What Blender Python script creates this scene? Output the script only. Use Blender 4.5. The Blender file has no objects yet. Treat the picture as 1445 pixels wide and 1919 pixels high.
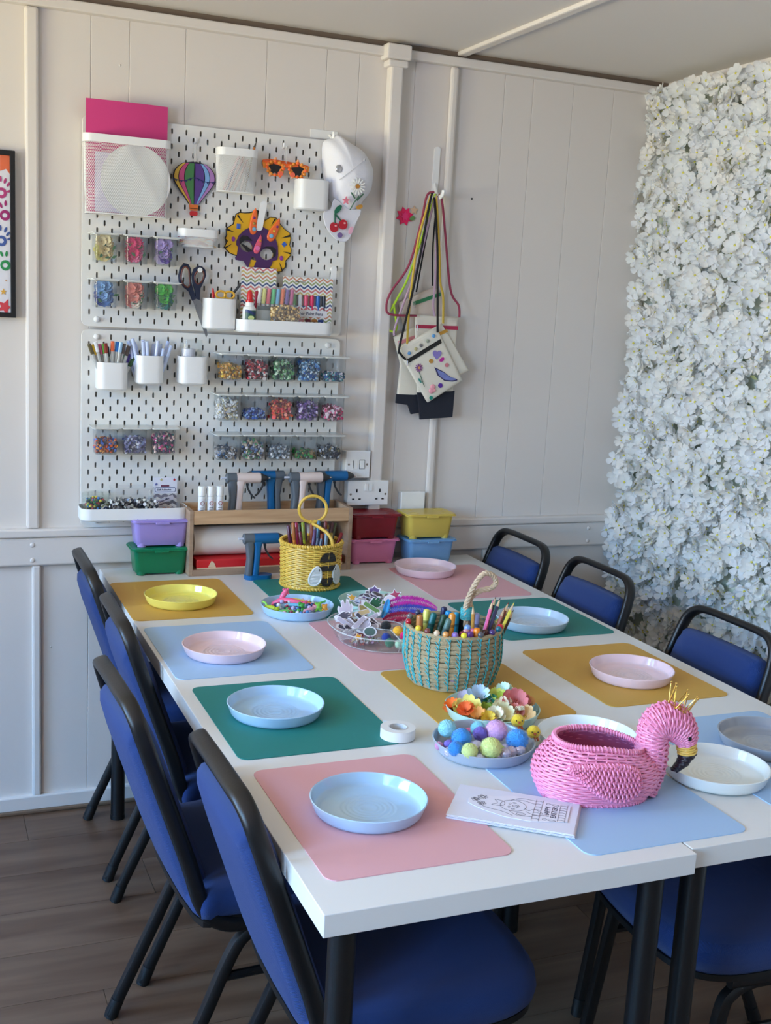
import bpy, bmesh, math, random
from mathutils import Vector, Matrix
from mathutils.geometry import tessellate_polygon
R = math.radians; PI = math.pi
rnd = random.Random(7)
S = bpy.context.scene
COL = S.collection

# ------------------------------------------------------------------ camera
cd = bpy.data.cameras.new('camera'); cam = bpy.data.objects.new('camera', cd); COL.objects.link(cam)
cd.sensor_fit = 'VERTICAL'; cd.sensor_height = 36; cd.lens = 2128.78/1919*36; cd.clip_start = .05
cam.location = (-.43537, -3.27216, 1.53206); cam.rotation_euler = (1.387852, -.053488, -.389814)
S.camera = cam
# ------------------------------------------------------------------ world, daylight, exposure
S.view_settings.view_transform = 'Standard'; S.view_settings.look = 'None'
S.view_settings.gamma = 1; S.view_settings.use_curve_mapping = False
S.view_settings.exposure = 0.12
S.cycles.transparent_max_bounces = 24
W = bpy.data.worlds.new('sky'); S.world = W; W.use_nodes = True
W.node_tree.nodes['Background'].inputs[0].default_value = (.45, .7, 1, 1)
W.node_tree.nodes['Background'].inputs[1].default_value = .2
def area(name, loc, aim, sx, sy, power, color, spread=180):
    l = bpy.data.lights.new(name, 'AREA'); l.shape = 'RECTANGLE'; l.size = sx; l.size_y = sy
    l.energy = power; l.color = color; l.spread = R(spread)
    o = bpy.data.objects.new(name, l); COL.objects.link(o); o.location = loc
    o.rotation_euler = (Vector(aim)-Vector(loc)).to_track_quat('-Z', 'Y').to_euler()
    return o
# area lights added to stand in for daylight at the two left-wall windows: blue skylight falling inwards and down, pale light from the horizon,
# and warm uplights added to tint the upper walls
area('left_window_skylight', (-2.97, -3.3, 1.74), (-1.89, -3.3, 1.24), 1.6, 1.2, 98, (.14, .58, 1), 130)
area('left_window_horizon', (-2.8, -3.3, 1.6), (-1.8, -3.3, 1.6), 1.6, 1.1, 28, (.4, .6, 1), 180)
area('left_window_warm_uplight', (-2.97, -3.3, 1.2), (-1.89, -3.2, 2.1), 1.6, .9, 90, (1, .56, .28), 130)
area('added_window_skylight', (-2.97, -1.2, 1.95), (-2.2, -1.2, 1.05), 1.4, 1.2, 108, (.15, .46, 1), 110)  # added light at an unseen window, brightens the left of the back wall
area('added_window_warm_uplight', (-2.97, -1.2, 1.2), (-1.89, -1.2, 2.1), 1.4, .9, 94, (1, .92, .58), 130)

# ------------------------------------------------------------------ helpers
def lin(c):
    return tuple((x/255/12.92 if x/255 <= .04045 else ((x/255+.055)/1.055)**2.4) for x in c)
_M = {}
def mat(name, rgb, rough=.5, metal=0., spec=.5, bump=0., bscale=60., var=0., vscale=8., sheen=0., coat=0., kind=None, k=1., sss=0.):
    if name in _M: return _M[name]
    m = bpy.data.materials.new(name); m.use_nodes = True; nt = m.node_tree; N = nt.nodes; L = nt.links
    b = N['Principled BSDF']; c = [min(.92, x*k) for x in lin(rgb)]
    b.inputs['Base Color'].default_value = (*c, 1); b.inputs['Roughness'].default_value = rough
    b.inputs['Metallic'].default_value = metal; b.inputs['Specular IOR Level'].default_value = spec
    b.inputs['Sheen Weight'].default_value = sheen; b.inputs['Coat Weight'].default_value = coat
    tc = N.new('ShaderNodeTexCoord')
    if var:
        n = N.new('ShaderNodeTexNoise'); n.inputs['Scale'].default_value = vscale; n.inputs['Detail'].default_value = 4
        L.new(tc.outputs['Object'], n.inputs['Vector'])
        x = N.new('ShaderNodeMix'); x.data_type = 'RGBA'; x.inputs['A'].default_value = tuple([q*(1-var) for q in c]+[1]); x.inputs['B'].default_value = tuple([min(.95, q*(1+var)) for q in c]+[1])
        L.new(n.outputs['Fac'], x.inputs['Factor']); L.new(x.outputs['Result'], b.inputs['Base Color'])
    if bump:
        if kind == 'weave':
            n = N.new('ShaderNodeTexWave'); n.inputs['Scale'].default_value = bscale; n.inputs['Distortion'].default_value = 1.2; n.bands_direction = 'DIAGONAL'; o = n.outputs['Fac']
        else:
            n = N.new('ShaderNodeTexNoise'); n.inputs['Scale'].default_value = bscale; n.inputs['Detail'].default_value = 3; o = n.outputs['Fac']
        L.new(tc.outputs['Object'], n.inputs['Vector'])
        bp = N.new('ShaderNodeBump'); bp.inputs['Strength'].default_value = bump; bp.inputs['Distance'].default_value = .002
        L.new(o, bp.inputs['Height']); L.new(bp.outputs['Normal'], b.inputs['Normal'])
    _M[name] = m; return m
def clear(name, tint=(1, 1, 1), body=.05, gl=.9):
    if name in _M: return _M[name]
    m = bpy.data.materials.new(name); m.use_nodes = True; nt = m.node_tree; N = nt.nodes; L = nt.links
    N.remove(N['Principled BSDF']); out = N['Material Output']
    t = N.new('ShaderNodeBsdfTransparent'); t.inputs[0].default_value = (*tint, 1)
    g = N.new('ShaderNodeBsdfGlossy'); g.inputs['Roughness'].default_value = .06; g.inputs['Color'].default_value = (gl, gl, gl, 1)
    d = N.new('ShaderNodeBsdfDiffuse'); d.inputs[0].default_value = (.85, .87, .88, 1)
    lw = N.new('ShaderNodeLayerWeight'); pw = N.new('ShaderNodeMath'); pw.operation = 'POWER'; pw.inputs[1].default_value = 4; f = N.new('ShaderNodeMath'); f.operation = 'MULTIPLY_ADD'; f.inputs[1].default_value = .6; f.inputs[2].default_value = .025
    L.new(lw.outputs['Facing'], pw.inputs[0]); L.new(pw.outputs[0], f.inputs[0])
    m1 = N.new('ShaderNodeMixShader'); m2 = N.new('ShaderNodeMixShader'); m1.inputs[0].default_value = body
    L.new(t.outputs[0], m1.inputs[1]); L.new(d.outputs[0], m1.inputs[2])
    L.new(f.outputs[0], m2.inputs[0]); L.new(m1.outputs[0], m2.inputs[1]); L.new(g.outputs[0], m2.inputs[2])
    L.new(m2.outputs[0], out.inputs[0]); _M[name] = m; return m
def silk(name, rgb):
    """thin fabric petals: part of the light passes through"""
    m = bpy.data.materials.new(name); m.use_nodes = True; nt = m.node_tree; N = nt.nodes; L = nt.links; N.remove(N['Principled BSDF'])
    d = N.new('ShaderNodeBsdfDiffuse'); t = N.new('ShaderNodeBsdfTranslucent'); x = N.new('ShaderNodeMixShader'); x.inputs[0].default_value = .42
    d.inputs[0].default_value = t.inputs[0].default_value = (*lin(rgb), 1)
    L.new(d.outputs[0], x.inputs[1]); L.new(t.outputs[0], x.inputs[2]); L.new(x.outputs[0], N['Material Output'].inputs[0]); return m
def chevron(name, cols, fx, fz, ramp=.16):
    """printed card: rows of coloured zigzag lines"""
    m = bpy.data.materials.new(name); m.use_nodes = True; nt = m.node_tree; N = nt.nodes; L = nt.links
    b = N['Principled BSDF']; b.inputs['Roughness'].default_value = .5
    tc = N.new('ShaderNodeTexCoord'); sp = N.new('ShaderNodeSeparateXYZ'); L.new(tc.outputs['Object'], sp.inputs[0])
    def mth(op, a, bb):
        n = N.new('ShaderNodeMath'); n.operation = op
        for i, q in enumerate((a, bb)):
            if isinstance(q, (int, float)): n.inputs[i].default_value = q
            else: L.new(q, n.inputs[i])
        return n.outputs[0]
    pp = mth('PINGPONG', mth('MULTIPLY', sp.outputs['X'], fx), 1.0)
    h = mth('ADD', mth('MULTIPLY', sp.outputs['Z'], fz), mth('MULTIPLY', pp, .17))
    fr = mth('FRACT', h, 0)
    r = N.new('ShaderNodeValToRGB'); r.color_ramp.interpolation = 'CONSTANT'
    n = len(cols); e = r.color_ramp.elements
    while len(e) < 2*n: e.new(.5)
    for i, c in enumerate(cols):
        e[2*i].position = i/n; e[2*i].color = (.82, .82, .80, 1)
        e[2*i+1].position = (i+.5)/n; e[2*i+1].color = (*lin(c), 1)
    L.new(fr, r.inputs[0]); L.new(r.outputs[0], b.inputs['Base Color']); return m
def wood(name, c1, c2, sx=3., sy=40., sz=40., rough=.45, bump=.08):
    m = bpy.data.materials.new(name); m.use_nodes = True; nt = m.node_tree; N = nt.nodes; L = nt.links
    b = N['Principled BSDF']; b.inputs['Roughness'].default_value = rough
    tc = N.new('ShaderNodeTexCoord'); mp = N.new('ShaderNodeMapping'); mp.inputs['Scale'].default_value = (sx, sy, sz)
    oi = N.new('ShaderNodeObjectInfo'); ad = N.new('ShaderNodeVectorMath'); ad.operation = 'ADD'; ml = N.new('ShaderNodeVectorMath'); ml.operation = 'SCALE'; ml.inputs[3].default_value = 37
    L.new(oi.outputs['Random'], ml.inputs[0]); L.new(tc.outputs['Object'], ad.inputs[0]); L.new(ml.outputs[0], ad.inputs[1])
    L.new(ad.outputs[0], mp.inputs[0])
    n = N.new('ShaderNodeTexNoise'); n.inputs['Scale'].default_value = 1; n.inputs['Detail'].default_value = 6; n.inputs['Distortion'].default_value = .6
    L.new(mp.outputs[0], n.inputs['Vector'])
    r = N.new('ShaderNodeValToRGB'); e = r.color_ramp.elements; e[0].position = .32; e[0].color = (*lin(c1), 1); e[1].position = .68; e[1].color = (*lin(c2), 1)
    L.new(n.outputs['Fac'], r.inputs[0])
    L.new(r.outputs[0], b.inputs['Base Color'])
    bp = N.new('ShaderNodeBump'); bp.inputs['Strength'].default_value = bump; bp.inputs['Distance'].default_value = .002; L.new(n.outputs['Fac'], bp.inputs['Height']); L.new(bp.outputs['Normal'], b.inputs['Normal'])
    return m

def cr(pts, k=6, closed=False):
    P = [Vector(p) for p in pts]; n = len(P); out = []
    for i in range(n if closed else n-1):
        if closed: a, b, c, d = P[i-1], P[i], P[(i+1) % n], P[(i+2) % n]
        else: a, b, c, d = P[max(i-1, 0)], P[i], P[i+1], P[min(i+2, n-1)]
        for j in range(k):
            t = j/k; out.append(.5*((2*b)+(c-a)*t+(2*a-5*b+4*c-d)*t*t+(3*b-a-3*c+d)*t**3))
    if not closed: out.append(P[-1])
    return out
def rrect(x0, y0, x1, y1, r, n=5):
    o = []
    for cx, cy, a in ((x1-r, y1-r, 0), (x0+r, y1-r, 90), (x0+r, y0+r, 180), (x1-r, y0+r, 270)):
        for i in range(n+1):
            t = R(a+90*i/n); o.append((cx+r*math.cos(t), cy+r*math.sin(t)))
    return o
def ellp(cx, cy, a, b, n=20, rot=0):
    return [(cx+a*math.cos(t)*math.cos(rot)-b*math.sin(t)*math.sin(rot), cy+a*math.cos(t)*math.sin(rot)+b*math.sin(t)*math.cos(rot)) for t in [2*PI*i/n for i in range(n)]]
def starp(cx, cy, ro, ri, n, rot=PI/2):
    return [(cx+(ro if i % 2 == 0 else ri)*math.cos(rot+PI*i/n), cy+(ro if i % 2 == 0 else ri)*math.sin(rot+PI*i/n)) for i in range(2*n)]
class G:
    """collects shapes, then links them as one mesh object"""
    def __init__(s): s.v = []; s.f = []; s.mi = []
    def add(s, v, f, m=0):
        o = len(s.v); s.v += [tuple(q) for q in v]; s.f += [[i+o for i in q] for q in f]; s.mi += [m]*len(f); return s
    def merge(s, g, M=None, m=None):
        o = len(s.v); s.v += [tuple(M @ Vector(q)) for q in g.v] if M else g.v
        s.f += [[i+o for i in q] for q in g.f]; s.mi += g.mi if m is None else [m]*len(g.f); return s
    def box(s, a, b, m=0):
        x0, y0, z0 = a; x1, y1, z1 = b
        return s.add([(x0, y0, z0), (x1, y0, z0), (x1, y1, z0), (x0, y1, z0), (x0, y0, z1), (x1, y0, z1), (x1, y1, z1), (x0, y1, z1)],
                     [(0, 3, 2, 1), (4, 5, 6, 7), (0, 1, 5, 4), (1, 2, 6, 5), (2, 3, 7, 6), (3, 0, 4, 7)], m)
    def prism(s, poly, a, b, ax='z', holes=(), m=0, scale=None):
        def mp(q, t): return {'z': (q[0], q[1], t), 'y': (q[0], t, q[1]), 'x': (t, q[0], q[1])}[ax]
        loops = [list(poly)]+[list(h) for h in holes]
        tri = tessellate_polygon([[Vector((q[0], q[1], 0)) for q in l] for l in loops])
        flat = [q for l in loops for q in l]; n = len(flat); v = [mp(q, a) for q in flat]+[mp(q, b) for q in flat]
        f = [tuple(t) for t in tri]+[tuple(i+n for i in reversed(t)) for t in tri]
        o = 0
        for l in loops:
            k = len(l)
            for i in range(k): f.append((o+i, o+(i+1) % k, n+o+(i+1) % k, n+o+i))
            o += k
        return s.add(v, f, m)
    def loft(s, rings, cap0=True, cap1=True, m=0):
        n = len(rings[0]); v = [p for r in rings for p in r]; f = []
        for k in range(len(rings)-1):
            for i in range(n): f.append((k*n+i, k*n+(i+1) % n, (k+1)*n+(i+1) % n, (k+1)*n+i))
        if cap0: f.append(tuple(reversed(range(n))))
        if cap1: f.append(tuple(range((len(rings)-1)*n, len(rings)*n)))
        return s.add(v, f, m)
    def pillow(s, poly, t0, depth, ax='y', m=0, n=4, flat=.55):
        cx = sum(q[0] for q in poly)/len(poly); cy = sum(q[1] for q in poly)/len(poly)
        def mp(q, t): return {'z': (q[0], q[1], t), 'y': (q[0], t, q[1]), 'x': (t, q[0], q[1])}[ax]
        rings = [[mp(q, t0) for q in poly]]
        for k in range(n+1):
            a = k/n*PI/2; sc = flat+(1-flat)*math.cos(a) if k < n else flat
            h = depth*math.sin(a)
            rings.append([mp((cx+(q[0]-cx)*sc, cy+(q[1]-cy)*sc), t0+h*(.25+.75) if k else t0+depth*.02) for q in poly])
        rings.append([mp((cx+(q[0]-cx)*.05, cy+(q[1]-cy)*.05), t0+depth*1.06) for q in poly])
        return s.loft(rings, m=m)
    def tube(s, pts, r, n=8, closed=False, m=0, ell=1., ref=None, cap=True, sq=0):
        P = [Vector(p) for p in pts]; k = len(P); N = None; v = []; f = []
        for i in range(k):
            if closed: t = P[(i+1) % k]-P[i-1]
            else: t = P[min(i+1, k-1)]-P[max(i-1, 0)]
            if t.length < 1e-9: t = Vector((0, 0, 1))
            t.normalize()
            if N is None:
                N = Vector(ref) if ref else (Vector((0, 0, 1)) if abs(t.z) < .9 else Vector((1, 0, 0)))
            N = N-t*N.dot(t)
            if N.length < 1e-6: N = t.orthogonal()
            N.normalize(); B = t.cross(N); rr = r[i] if isinstance(r, (list, tuple)) else r
            for j in range(n):
                a = 2*PI*(j+.5)/n; ca, sa = math.cos(a), math.sin(a)
                if sq: ca = math.copysign(abs(ca)**sq, ca); sa = math.copysign(abs(sa)**sq, sa)
                v.append(P[i]+N*ca*rr+B*sa*rr*ell)
        for i in range(k if closed else k-1):
            for j in range(n):
                a, b = i*n, ((i+1) % k)*n; f.append((a+j, a+(j+1) % n, b+(j+1) % n, b+j))
        if cap and not closed: f += [tuple(reversed(range(n))), tuple(range((k-1)*n, k*n))]
        return s.add(v, f, m)
    def lathe(s, prof, n=32, c=(0, 0, 0), m=0, closed=False):
        rings = [[(c[0]+r*math.cos(2*PI*j/n), c[1]+r*math.sin(2*PI*j/n), c[2]+z) for j in range(n)] for r, z in prof]
        if closed: rings.append(rings[0]); return s.loft(rings, False, False, m)
        return s.loft(rings, prof[0][0] > 1e-6, prof[-1][0] > 1e-6, m)
    def sph(s, c, r, n=10, k=7, sc=(1, 1, 1), m=0, jit=0., rg=None):
        v = [(c[0], c[1], c[2]-r*sc[2])]; f = []
        for i in range(1, k):
            p = PI*i/k-PI/2
            for j in range(n):
                a = 2*PI*j/n; q = r*(1+(rg.uniform(-jit, jit) if rg else 0))
                v.append((c[0]+q*sc[0]*math.cos(p)*math.cos(a), c[1]+q*sc[1]*math.cos(p)*math.sin(a), c[2]+q*sc[2]*math.sin(p)))
        v.append((c[0], c[1], c[2]+r*sc[2])); e = len(v)-1
        for j in range(n):
            f.append((0, 1+(j+1) % n, 1+j)); f.append((e, 1+(k-2)*n+j, 1+(k-2)*n+(j+1) % n))
            for i in range(k-2): a, b = 1+i*n, 1+(i+1)*n; f.append((a+j, a+(j+1) % n, b+(j+1) % n, b+j))
        return s.add(v, f, m)
    def mesh(s, name, mats, smooth=True, ang=38):
        me = bpy.data.meshes.new(name); me.from_pydata(s.v, [], s.f)
        for q in (mats if isinstance(mats, (list, tuple)) else [mats]): me.materials.append(q)
        me.polygons.foreach_set('material_index', s.mi)
        if smooth:
            me.polygons.foreach_set('use_smooth', [True]*len(s.f)); 
        if len(s.f) < 40000:
            bm = bmesh.new(); bm.from_mesh(me); bmesh.ops.recalc_face_normals(bm, faces=bm.faces); bm.to_mesh(me); bm.free()
        if smooth: me.set_sharp_from_angle(angle=R(ang))
        me.update(); return me
    def ob(s, name, mats, parent=None, smooth=True, bev=0, ang=38):
        o = bpy.data.objects.new(name, s.mesh(name, mats, smooth, ang)); COL.objects.link(o)
        if parent: o.parent = parent
        if bev:
            b = o.modifiers.new('bevel', 'BEVEL'); b.width = bev; b.segments = 2; b.limit_method = 'ANGLE'; b.angle_limit = R(40)
        return o
def tag(o, label, cat, group=None, kind=None):
    o['label'] = label; o['category'] = cat
    if group: o['group'] = group
    if kind: o['kind'] = kind
    return o
def thing(name, label, cat, loc=(0, 0, 0), rz=0, group=None):
    o = bpy.data.objects.new(name, None); COL.objects.link(o); o.empty_display_size = .02
    o.location = loc; o.rotation_euler = (0, 0, rz); return tag(o, label, cat, group)
def stuff(o): o['kind'] = 'stuff'; return o
def struct(name, g, m, parent=None, bev=0, smooth=False):
    o = g.ob(name, m, parent, smooth, bev)
    if not parent: o['kind'] = 'structure'
    return o
def kids(o): return [c for c in bpy.data.objects if c.parent == o]
def copy_tree(o, loc=None, rz=None, label=None, group=None, parent=None, mats=None):
    c = o.copy(); COL.objects.link(c)
    if parent: c.parent = parent
    if loc is not None: c.location = loc
    if rz is not None: c.rotation_euler = (0, 0, rz)
    if label: c['label'] = label
    if group: c['group'] = group
    for k in KIDS.setdefault(o.name, kids(o)):
        copy_tree(k, parent=c)
    return c
KIDS = {}
def recolor(o, part, m):
    """give one named part of a copied thing its own material"""
    for k in kids(o):
        if k.name.split('.')[0] == part:
            k.data = k.data.copy(); k.data.materials[0] = m
def text(body, size, parent, m, M, name='lettering', align='CENTER', bold=0.):
    c = bpy.data.curves.new('t', 'FONT'); c.body = body; c.size = size; c.align_x = align; c.align_y = 'CENTER'; c.extrude = .0002; c.offset = bold; c.resolution_u = 2
    o = bpy.data.objects.new('t', c); COL.objects.link(o); dg = bpy.context.evaluated_depsgraph_get()
    me = bpy.data.meshes.new_from_object(o.evaluated_get(dg)); bpy.data.objects.remove(o)
    me.materials.clear(); me.materials.append(m); o = bpy.data.objects.new(name, me); COL.objects.link(o); o.parent = parent
    o.matrix_local = M; return o
def wallM(x, y, z): return Matrix.Translation((x, y, z)) @ Matrix.Rotation(PI/2, 4, 'X')
D = {'frill':[(0.4241,1.6417),(0.4094,1.6461),(0.3944,1.6605),(0.4028,1.678),(0.3961,1.6852),(0.4007,1.6948),(0.3986,1.7115),(0.4191,1.726),(0.4227,1.7431),(0.4264,1.7533),(0.4352,1.7578),(0.4497,1.7579),(0.4643,1.7593),(0.4853,1.7671),(0.5002,1.7644),(0.5037,1.7585),(0.5092,1.7412),(0.5254,1.7517),(0.5419,1.7514),(0.5559,1.7338),(0.5681,1.7223),(0.5853,1.711),(0.5875,1.6971),(0.5848,1.6796),(0.5904,1.6658),(0.5894,1.6508),(0.574,1.6333),(0.5747,1.6175),(0.5643,1.6035),(0.5492,1.6018),(0.5322,1.6086),(0.5251,1.6223),(0.4553,1.6336)],
'face':[(0.4291,1.6381),(0.4243,1.6347),(0.4262,1.6271),(0.4393,1.6256),(0.4491,1.6254),(0.4559,1.6165),(0.4628,1.606),(0.4927,1.6),(0.5223,1.6065),(0.5319,1.6181),(0.5364,1.6309),(0.5496,1.6349),(0.5516,1.6507),(0.5498,1.6741),(0.5424,1.6939),(0.532,1.7072),(0.5183,1.7171),(0.5015,1.7252),(0.4867,1.7264),(0.4688,1.7228),(0.448,1.7104),(0.4338,1.6956),(0.427,1.6797),(0.4273,1.6689),(0.4324,1.6631)],
'eyeL':[(0.4724,1.6576),(0.468,1.6534),(0.4617,1.6513),(0.4545,1.6516),(0.4476,1.6543),(0.4419,1.6589),(0.4384,1.6646),(0.4375,1.6708),(0.4395,1.6763),(0.4439,1.6805),(0.4502,1.6826),(0.4573,1.6823),(0.4643,1.6797),(0.47,1.6751),(0.4735,1.6693),(0.4744,1.6632)],
'eyeR':[(0.5374,1.6498),(0.5361,1.6434),(0.532,1.6378),(0.5256,1.6338),(0.5181,1.6321),(0.5104,1.6329),(0.5039,1.636),(0.4994,1.641),(0.4977,1.6472),(0.4989,1.6536),(0.503,1.6591),(0.5093,1.6631),(0.5169,1.6649),(0.5245,1.6641),(0.5311,1.661),(0.5356,1.656)],
'nosehole':[(0.4724,1.6386),(0.4815,1.636),(0.4871,1.6278),(0.4799,1.6102),(0.4643,1.6092)],
'lid1':[(0.4363,1.6695),(0.4349,1.6864),(0.4436,1.6963),(0.4583,1.6958),(0.4734,1.6829),(0.4669,1.6824),(0.4537,1.6846),(0.4426,1.6761)],
'lid2':[(0.4386,1.6728),(0.4476,1.6718),(0.4626,1.6636),(0.4751,1.6551),(0.4613,1.6511),(0.4529,1.6583)],
'lid3':[(0.5004,1.663),(0.515,1.6702),(0.5333,1.6714),(0.5453,1.6628),(0.5442,1.6455),(0.5345,1.6371),(0.5365,1.6513),(0.5269,1.664),(0.5135,1.6662)],
'horn1':[(0.4809,1.776),(0.4723,1.7661),(0.465,1.7379),(0.4624,1.7177),(0.4662,1.704),(0.4745,1.6997),(0.4825,1.7037),(0.487,1.7164),(0.4863,1.7395),(0.4838,1.7639)],
'horn2':[(0.5518,1.7537),(0.5375,1.7356),(0.5217,1.7158),(0.5156,1.6998),(0.5177,1.6891),(0.5262,1.6842),(0.536,1.6872),(0.5439,1.7002),(0.5514,1.721),(0.5547,1.7446)],
'nosehorn':[(0.4982,1.7025),(0.4865,1.6838),(0.4789,1.6662),(0.4768,1.6552),(0.4811,1.6485),(0.4894,1.6475),(0.4973,1.6565),(0.5007,1.677),(0.5009,1.6957)],
'mgems':[(0.4322,1.7208),(0.5697,1.6801),(0.4183,1.6845),(0.5628,1.6404),(0.4754,1.7471),(0.4759,1.7318),(0.4764,1.7156),(0.5448,1.7273),(0.5358,1.7145),(0.528,1.7007),(0.4955,1.6844),(0.488,1.6637)],
'darts':[[(0.4296,1.7543),(0.4265,1.7495),(0.4457,1.7303)],[(0.4861,1.7672),(0.4902,1.7675),(0.4886,1.7427)],[(0.5386,1.7512),(0.5429,1.7492),(0.527,1.7286)],[(0.5854,1.7087),(0.5856,1.7016),(0.559,1.6966)],[(0.3994,1.7131),(0.3987,1.7069),(0.4214,1.7032)],[(0.4151,1.6712),(0.3936,1.6605),(0.3954,1.656)],[(0.5663,1.6595),(0.5908,1.6572),(0.591,1.6517)],[(0.5566,1.6282),(0.5683,1.6069),(0.5642,1.6042)]],
'crown':[(0.6763,1.9744),(0.7038,1.9899),(0.7195,1.9995),(0.7571,1.9807),(0.7951,1.9623),(0.8219,1.9278),(0.8306,1.9062),(0.8298,1.8762),(0.8244,1.8458),(0.803,1.8177),(0.7797,1.7857),(0.751,1.7805),(0.7298,1.793),(0.704,1.817),(0.693,1.8346),(0.6825,1.8854),(0.6769,1.9179)],
'brim':[(0.6738,1.7709),(0.6781,1.7825),(0.6963,1.7877),(0.7052,1.8146),(0.7369,1.7984),(0.7581,1.7888),(0.7871,1.7911),(0.7725,1.7521),(0.7653,1.7288),(0.7539,1.7071),(0.7376,1.7002),(0.7124,1.708),(0.6909,1.7272),(0.6777,1.7488)],
'capdeco':[(0.7602,1.8539),(0.7677,1.8285),(0.7452,1.7876),(0.7427,1.8357),(0.7558,1.8201),(0.7818,1.8353),(0.7622,1.815),(0.7308,1.8125),(0.705,1.8987),(0.8199,1.8944),(0.7746,1.7985),(0.7808,1.9296)],
'brimdeco':[(0.7059,1.7369),(0.7333,1.7465),(0.7074,1.7483),(0.706,1.7762),(0.7254,1.7571),(0.7073,1.7745),(0.7157,1.7882),(0.7254,1.7158),(0.7576,1.7313)],
'sh1':[(0.2756,1.6083),(0.2633,1.5953),(0.2595,1.5731),(0.2612,1.5568),(0.2757,1.5411),(0.2901,1.5308),(0.3006,1.5051),(0.3118,1.5126),(0.3012,1.5397),(0.2956,1.5615),(0.2943,1.5944),(0.287,1.6063)],
'sh1h':[(0.2773,1.5988),(0.269,1.5874),(0.2667,1.5653),(0.2726,1.5519),(0.2847,1.5421),(0.2911,1.5488),(0.2898,1.5694),(0.2873,1.5912)],
'sh2':[(0.3168,1.604),(0.3028,1.5949),(0.2969,1.5781),(0.3,1.5562),(0.307,1.5345),(0.3104,1.5125),(0.3219,1.5089),(0.3226,1.5409),(0.3307,1.5579),(0.338,1.5777),(0.3356,1.5941),(0.3268,1.6019)],
'sh2h':[(0.317,1.593),(0.306,1.5786),(0.3064,1.5621),(0.3152,1.5529),(0.3263,1.5632),(0.3316,1.5801),(0.3256,1.5921)],
'blade':[(0.3019,1.5093),(0.3104,1.5139),(0.3219,1.5117),(0.3295,1.494),(0.339,1.4581),(0.3468,1.412),(0.3432,1.4049),(0.3279,1.4408),(0.3126,1.4792)],
'sknob':[(0.316,1.4933),(0.3191,1.5918)],
'bag0':[(0.9453,1.5323),(1.0607,1.586),(1.0819,1.5757),(1.1134,1.4944),(1.1254,1.3971),(1.0186,1.3703),(0.9616,1.4694)],
'zip0':[(0.9934,1.5256),(1.083,1.5597),(1.0812,1.5702),(0.9917,1.5369)],
'bag1':[(0.9298,1.4276),(0.9981,1.4622),(1.0709,1.4422),(1.072,1.3494),(1.1126,1.2137),(1.0024,1.1933),(0.9905,1.2204),(0.9504,1.2263),(0.9523,1.2626),(0.9573,1.346)],
'zip1':[(0.9463,1.4044),(1.0129,1.4298),(1.0097,1.4398),(0.9431,1.4153)],
'band1':[(0.9503,1.2533),(0.9495,1.2253),(0.9905,1.2204),(1.0024,1.1924),(1.1137,1.2128),(1.0988,1.2608),(1.0064,1.252)],
'bag2':[(0.994,1.4979),(1.1398,1.4986),(1.1392,1.3988),(1.1392,1.1866),(1.0298,1.1778),(1.0035,1.3481)],
'zip2':[(0.997,1.458),(1.1396,1.4583),(1.1393,1.4699),(0.9963,1.4685)],
'band2':[(1.0158,1.2601),(1.0298,1.1773),(1.1398,1.1857),(1.1418,1.2674)],
'bag3':[(1.0359,1.4463),(1.0797,1.4779),(1.1864,1.3329),(1.128,1.3056),(1.0461,1.292),(0.9936,1.3944)],
'zip3':[(1.0722,1.4376),(1.1006,1.4512),(1.0964,1.4597),(1.0675,1.4466)],
'bag4':[(0.9413,1.4),(1.058,1.4659),(1.1611,1.3025),(1.0456,1.2313),(1.0391,1.2368),(0.9564,1.3572)],
'zip4':[(0.9612,1.361),(1.0722,1.4289),(1.0772,1.4171),(0.9678,1.3507)],
'cords':{'maroon':[[(1.0266,1.8641),(1.004,1.8513),(0.9894,1.7712),(0.9578,1.6453),(0.9036,1.5621),(0.8915,1.5169),(0.9076,1.4952),(0.9922,1.4955)],[(1.0434,1.859),(1.0548,1.8379),(1.071,1.7507),(1.1007,1.5816),(1.1325,1.533),(1.1377,1.4965)]],
'black':[[(1.02,1.8602),(1.0038,1.8066),(0.9872,1.6823),(0.9692,1.5747),(0.9352,1.4025),(0.9391,1.38),(0.9576,1.3624)],[(1.0283,1.8479),(1.04,1.7124),(1.0501,1.5791),(1.059,1.448)]],
'black2':[[(1.0326,1.8593),(1.0205,1.7388),(0.9965,1.5668)],[(1.038,1.8532),(1.0434,1.7136),(1.0498,1.5877)]],
'neon':[[(1.0303,1.8588),(0.9976,1.7104),(0.9621,1.6009),(0.9265,1.5317),(0.8978,1.4718),(0.9167,1.4455),(0.9361,1.4553),(0.9218,1.527)]],
'yellow':[[(1.0174,1.8563),(0.9835,1.7309),(0.9708,1.6193),(0.9638,1.4935),(0.9644,1.403)],[(1.035,1.8534),(1.0533,1.6958),(1.0623,1.6022),(1.0755,1.5577),(1.0812,1.4759)]],
'lilac':[[(1.0308,1.8542),(0.9958,1.6656),(0.9748,1.6017),(0.9284,1.4643),(0.9254,1.4324)],[(1.0386,1.8504),(1.0514,1.6241),(1.0499,1.5333),(1.0574,1.4972)]]},
'bgems':[(0.9702,1.3817),(0.991,1.3952),(1.0079,1.4071),(1.0292,1.4207),(1.0485,1.437)],
'bdeco':[(1.0639,1.3815),(1.0449,1.3602),(1.083,1.366),(1.0996,1.3494),(1.0057,1.3384),(1.0272,1.2812),(1.0108,1.2994),(1.0558,1.2749),(1.0818,1.2857),(1.0525,1.2469)],
'bfeather':[(1.059,1.3413),(1.0881,1.3291),(1.1125,1.3134),(1.1374,1.307),(1.1377,1.3024),(1.1212,1.2997),(1.0952,1.3014),(1.0709,1.317)],
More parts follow.
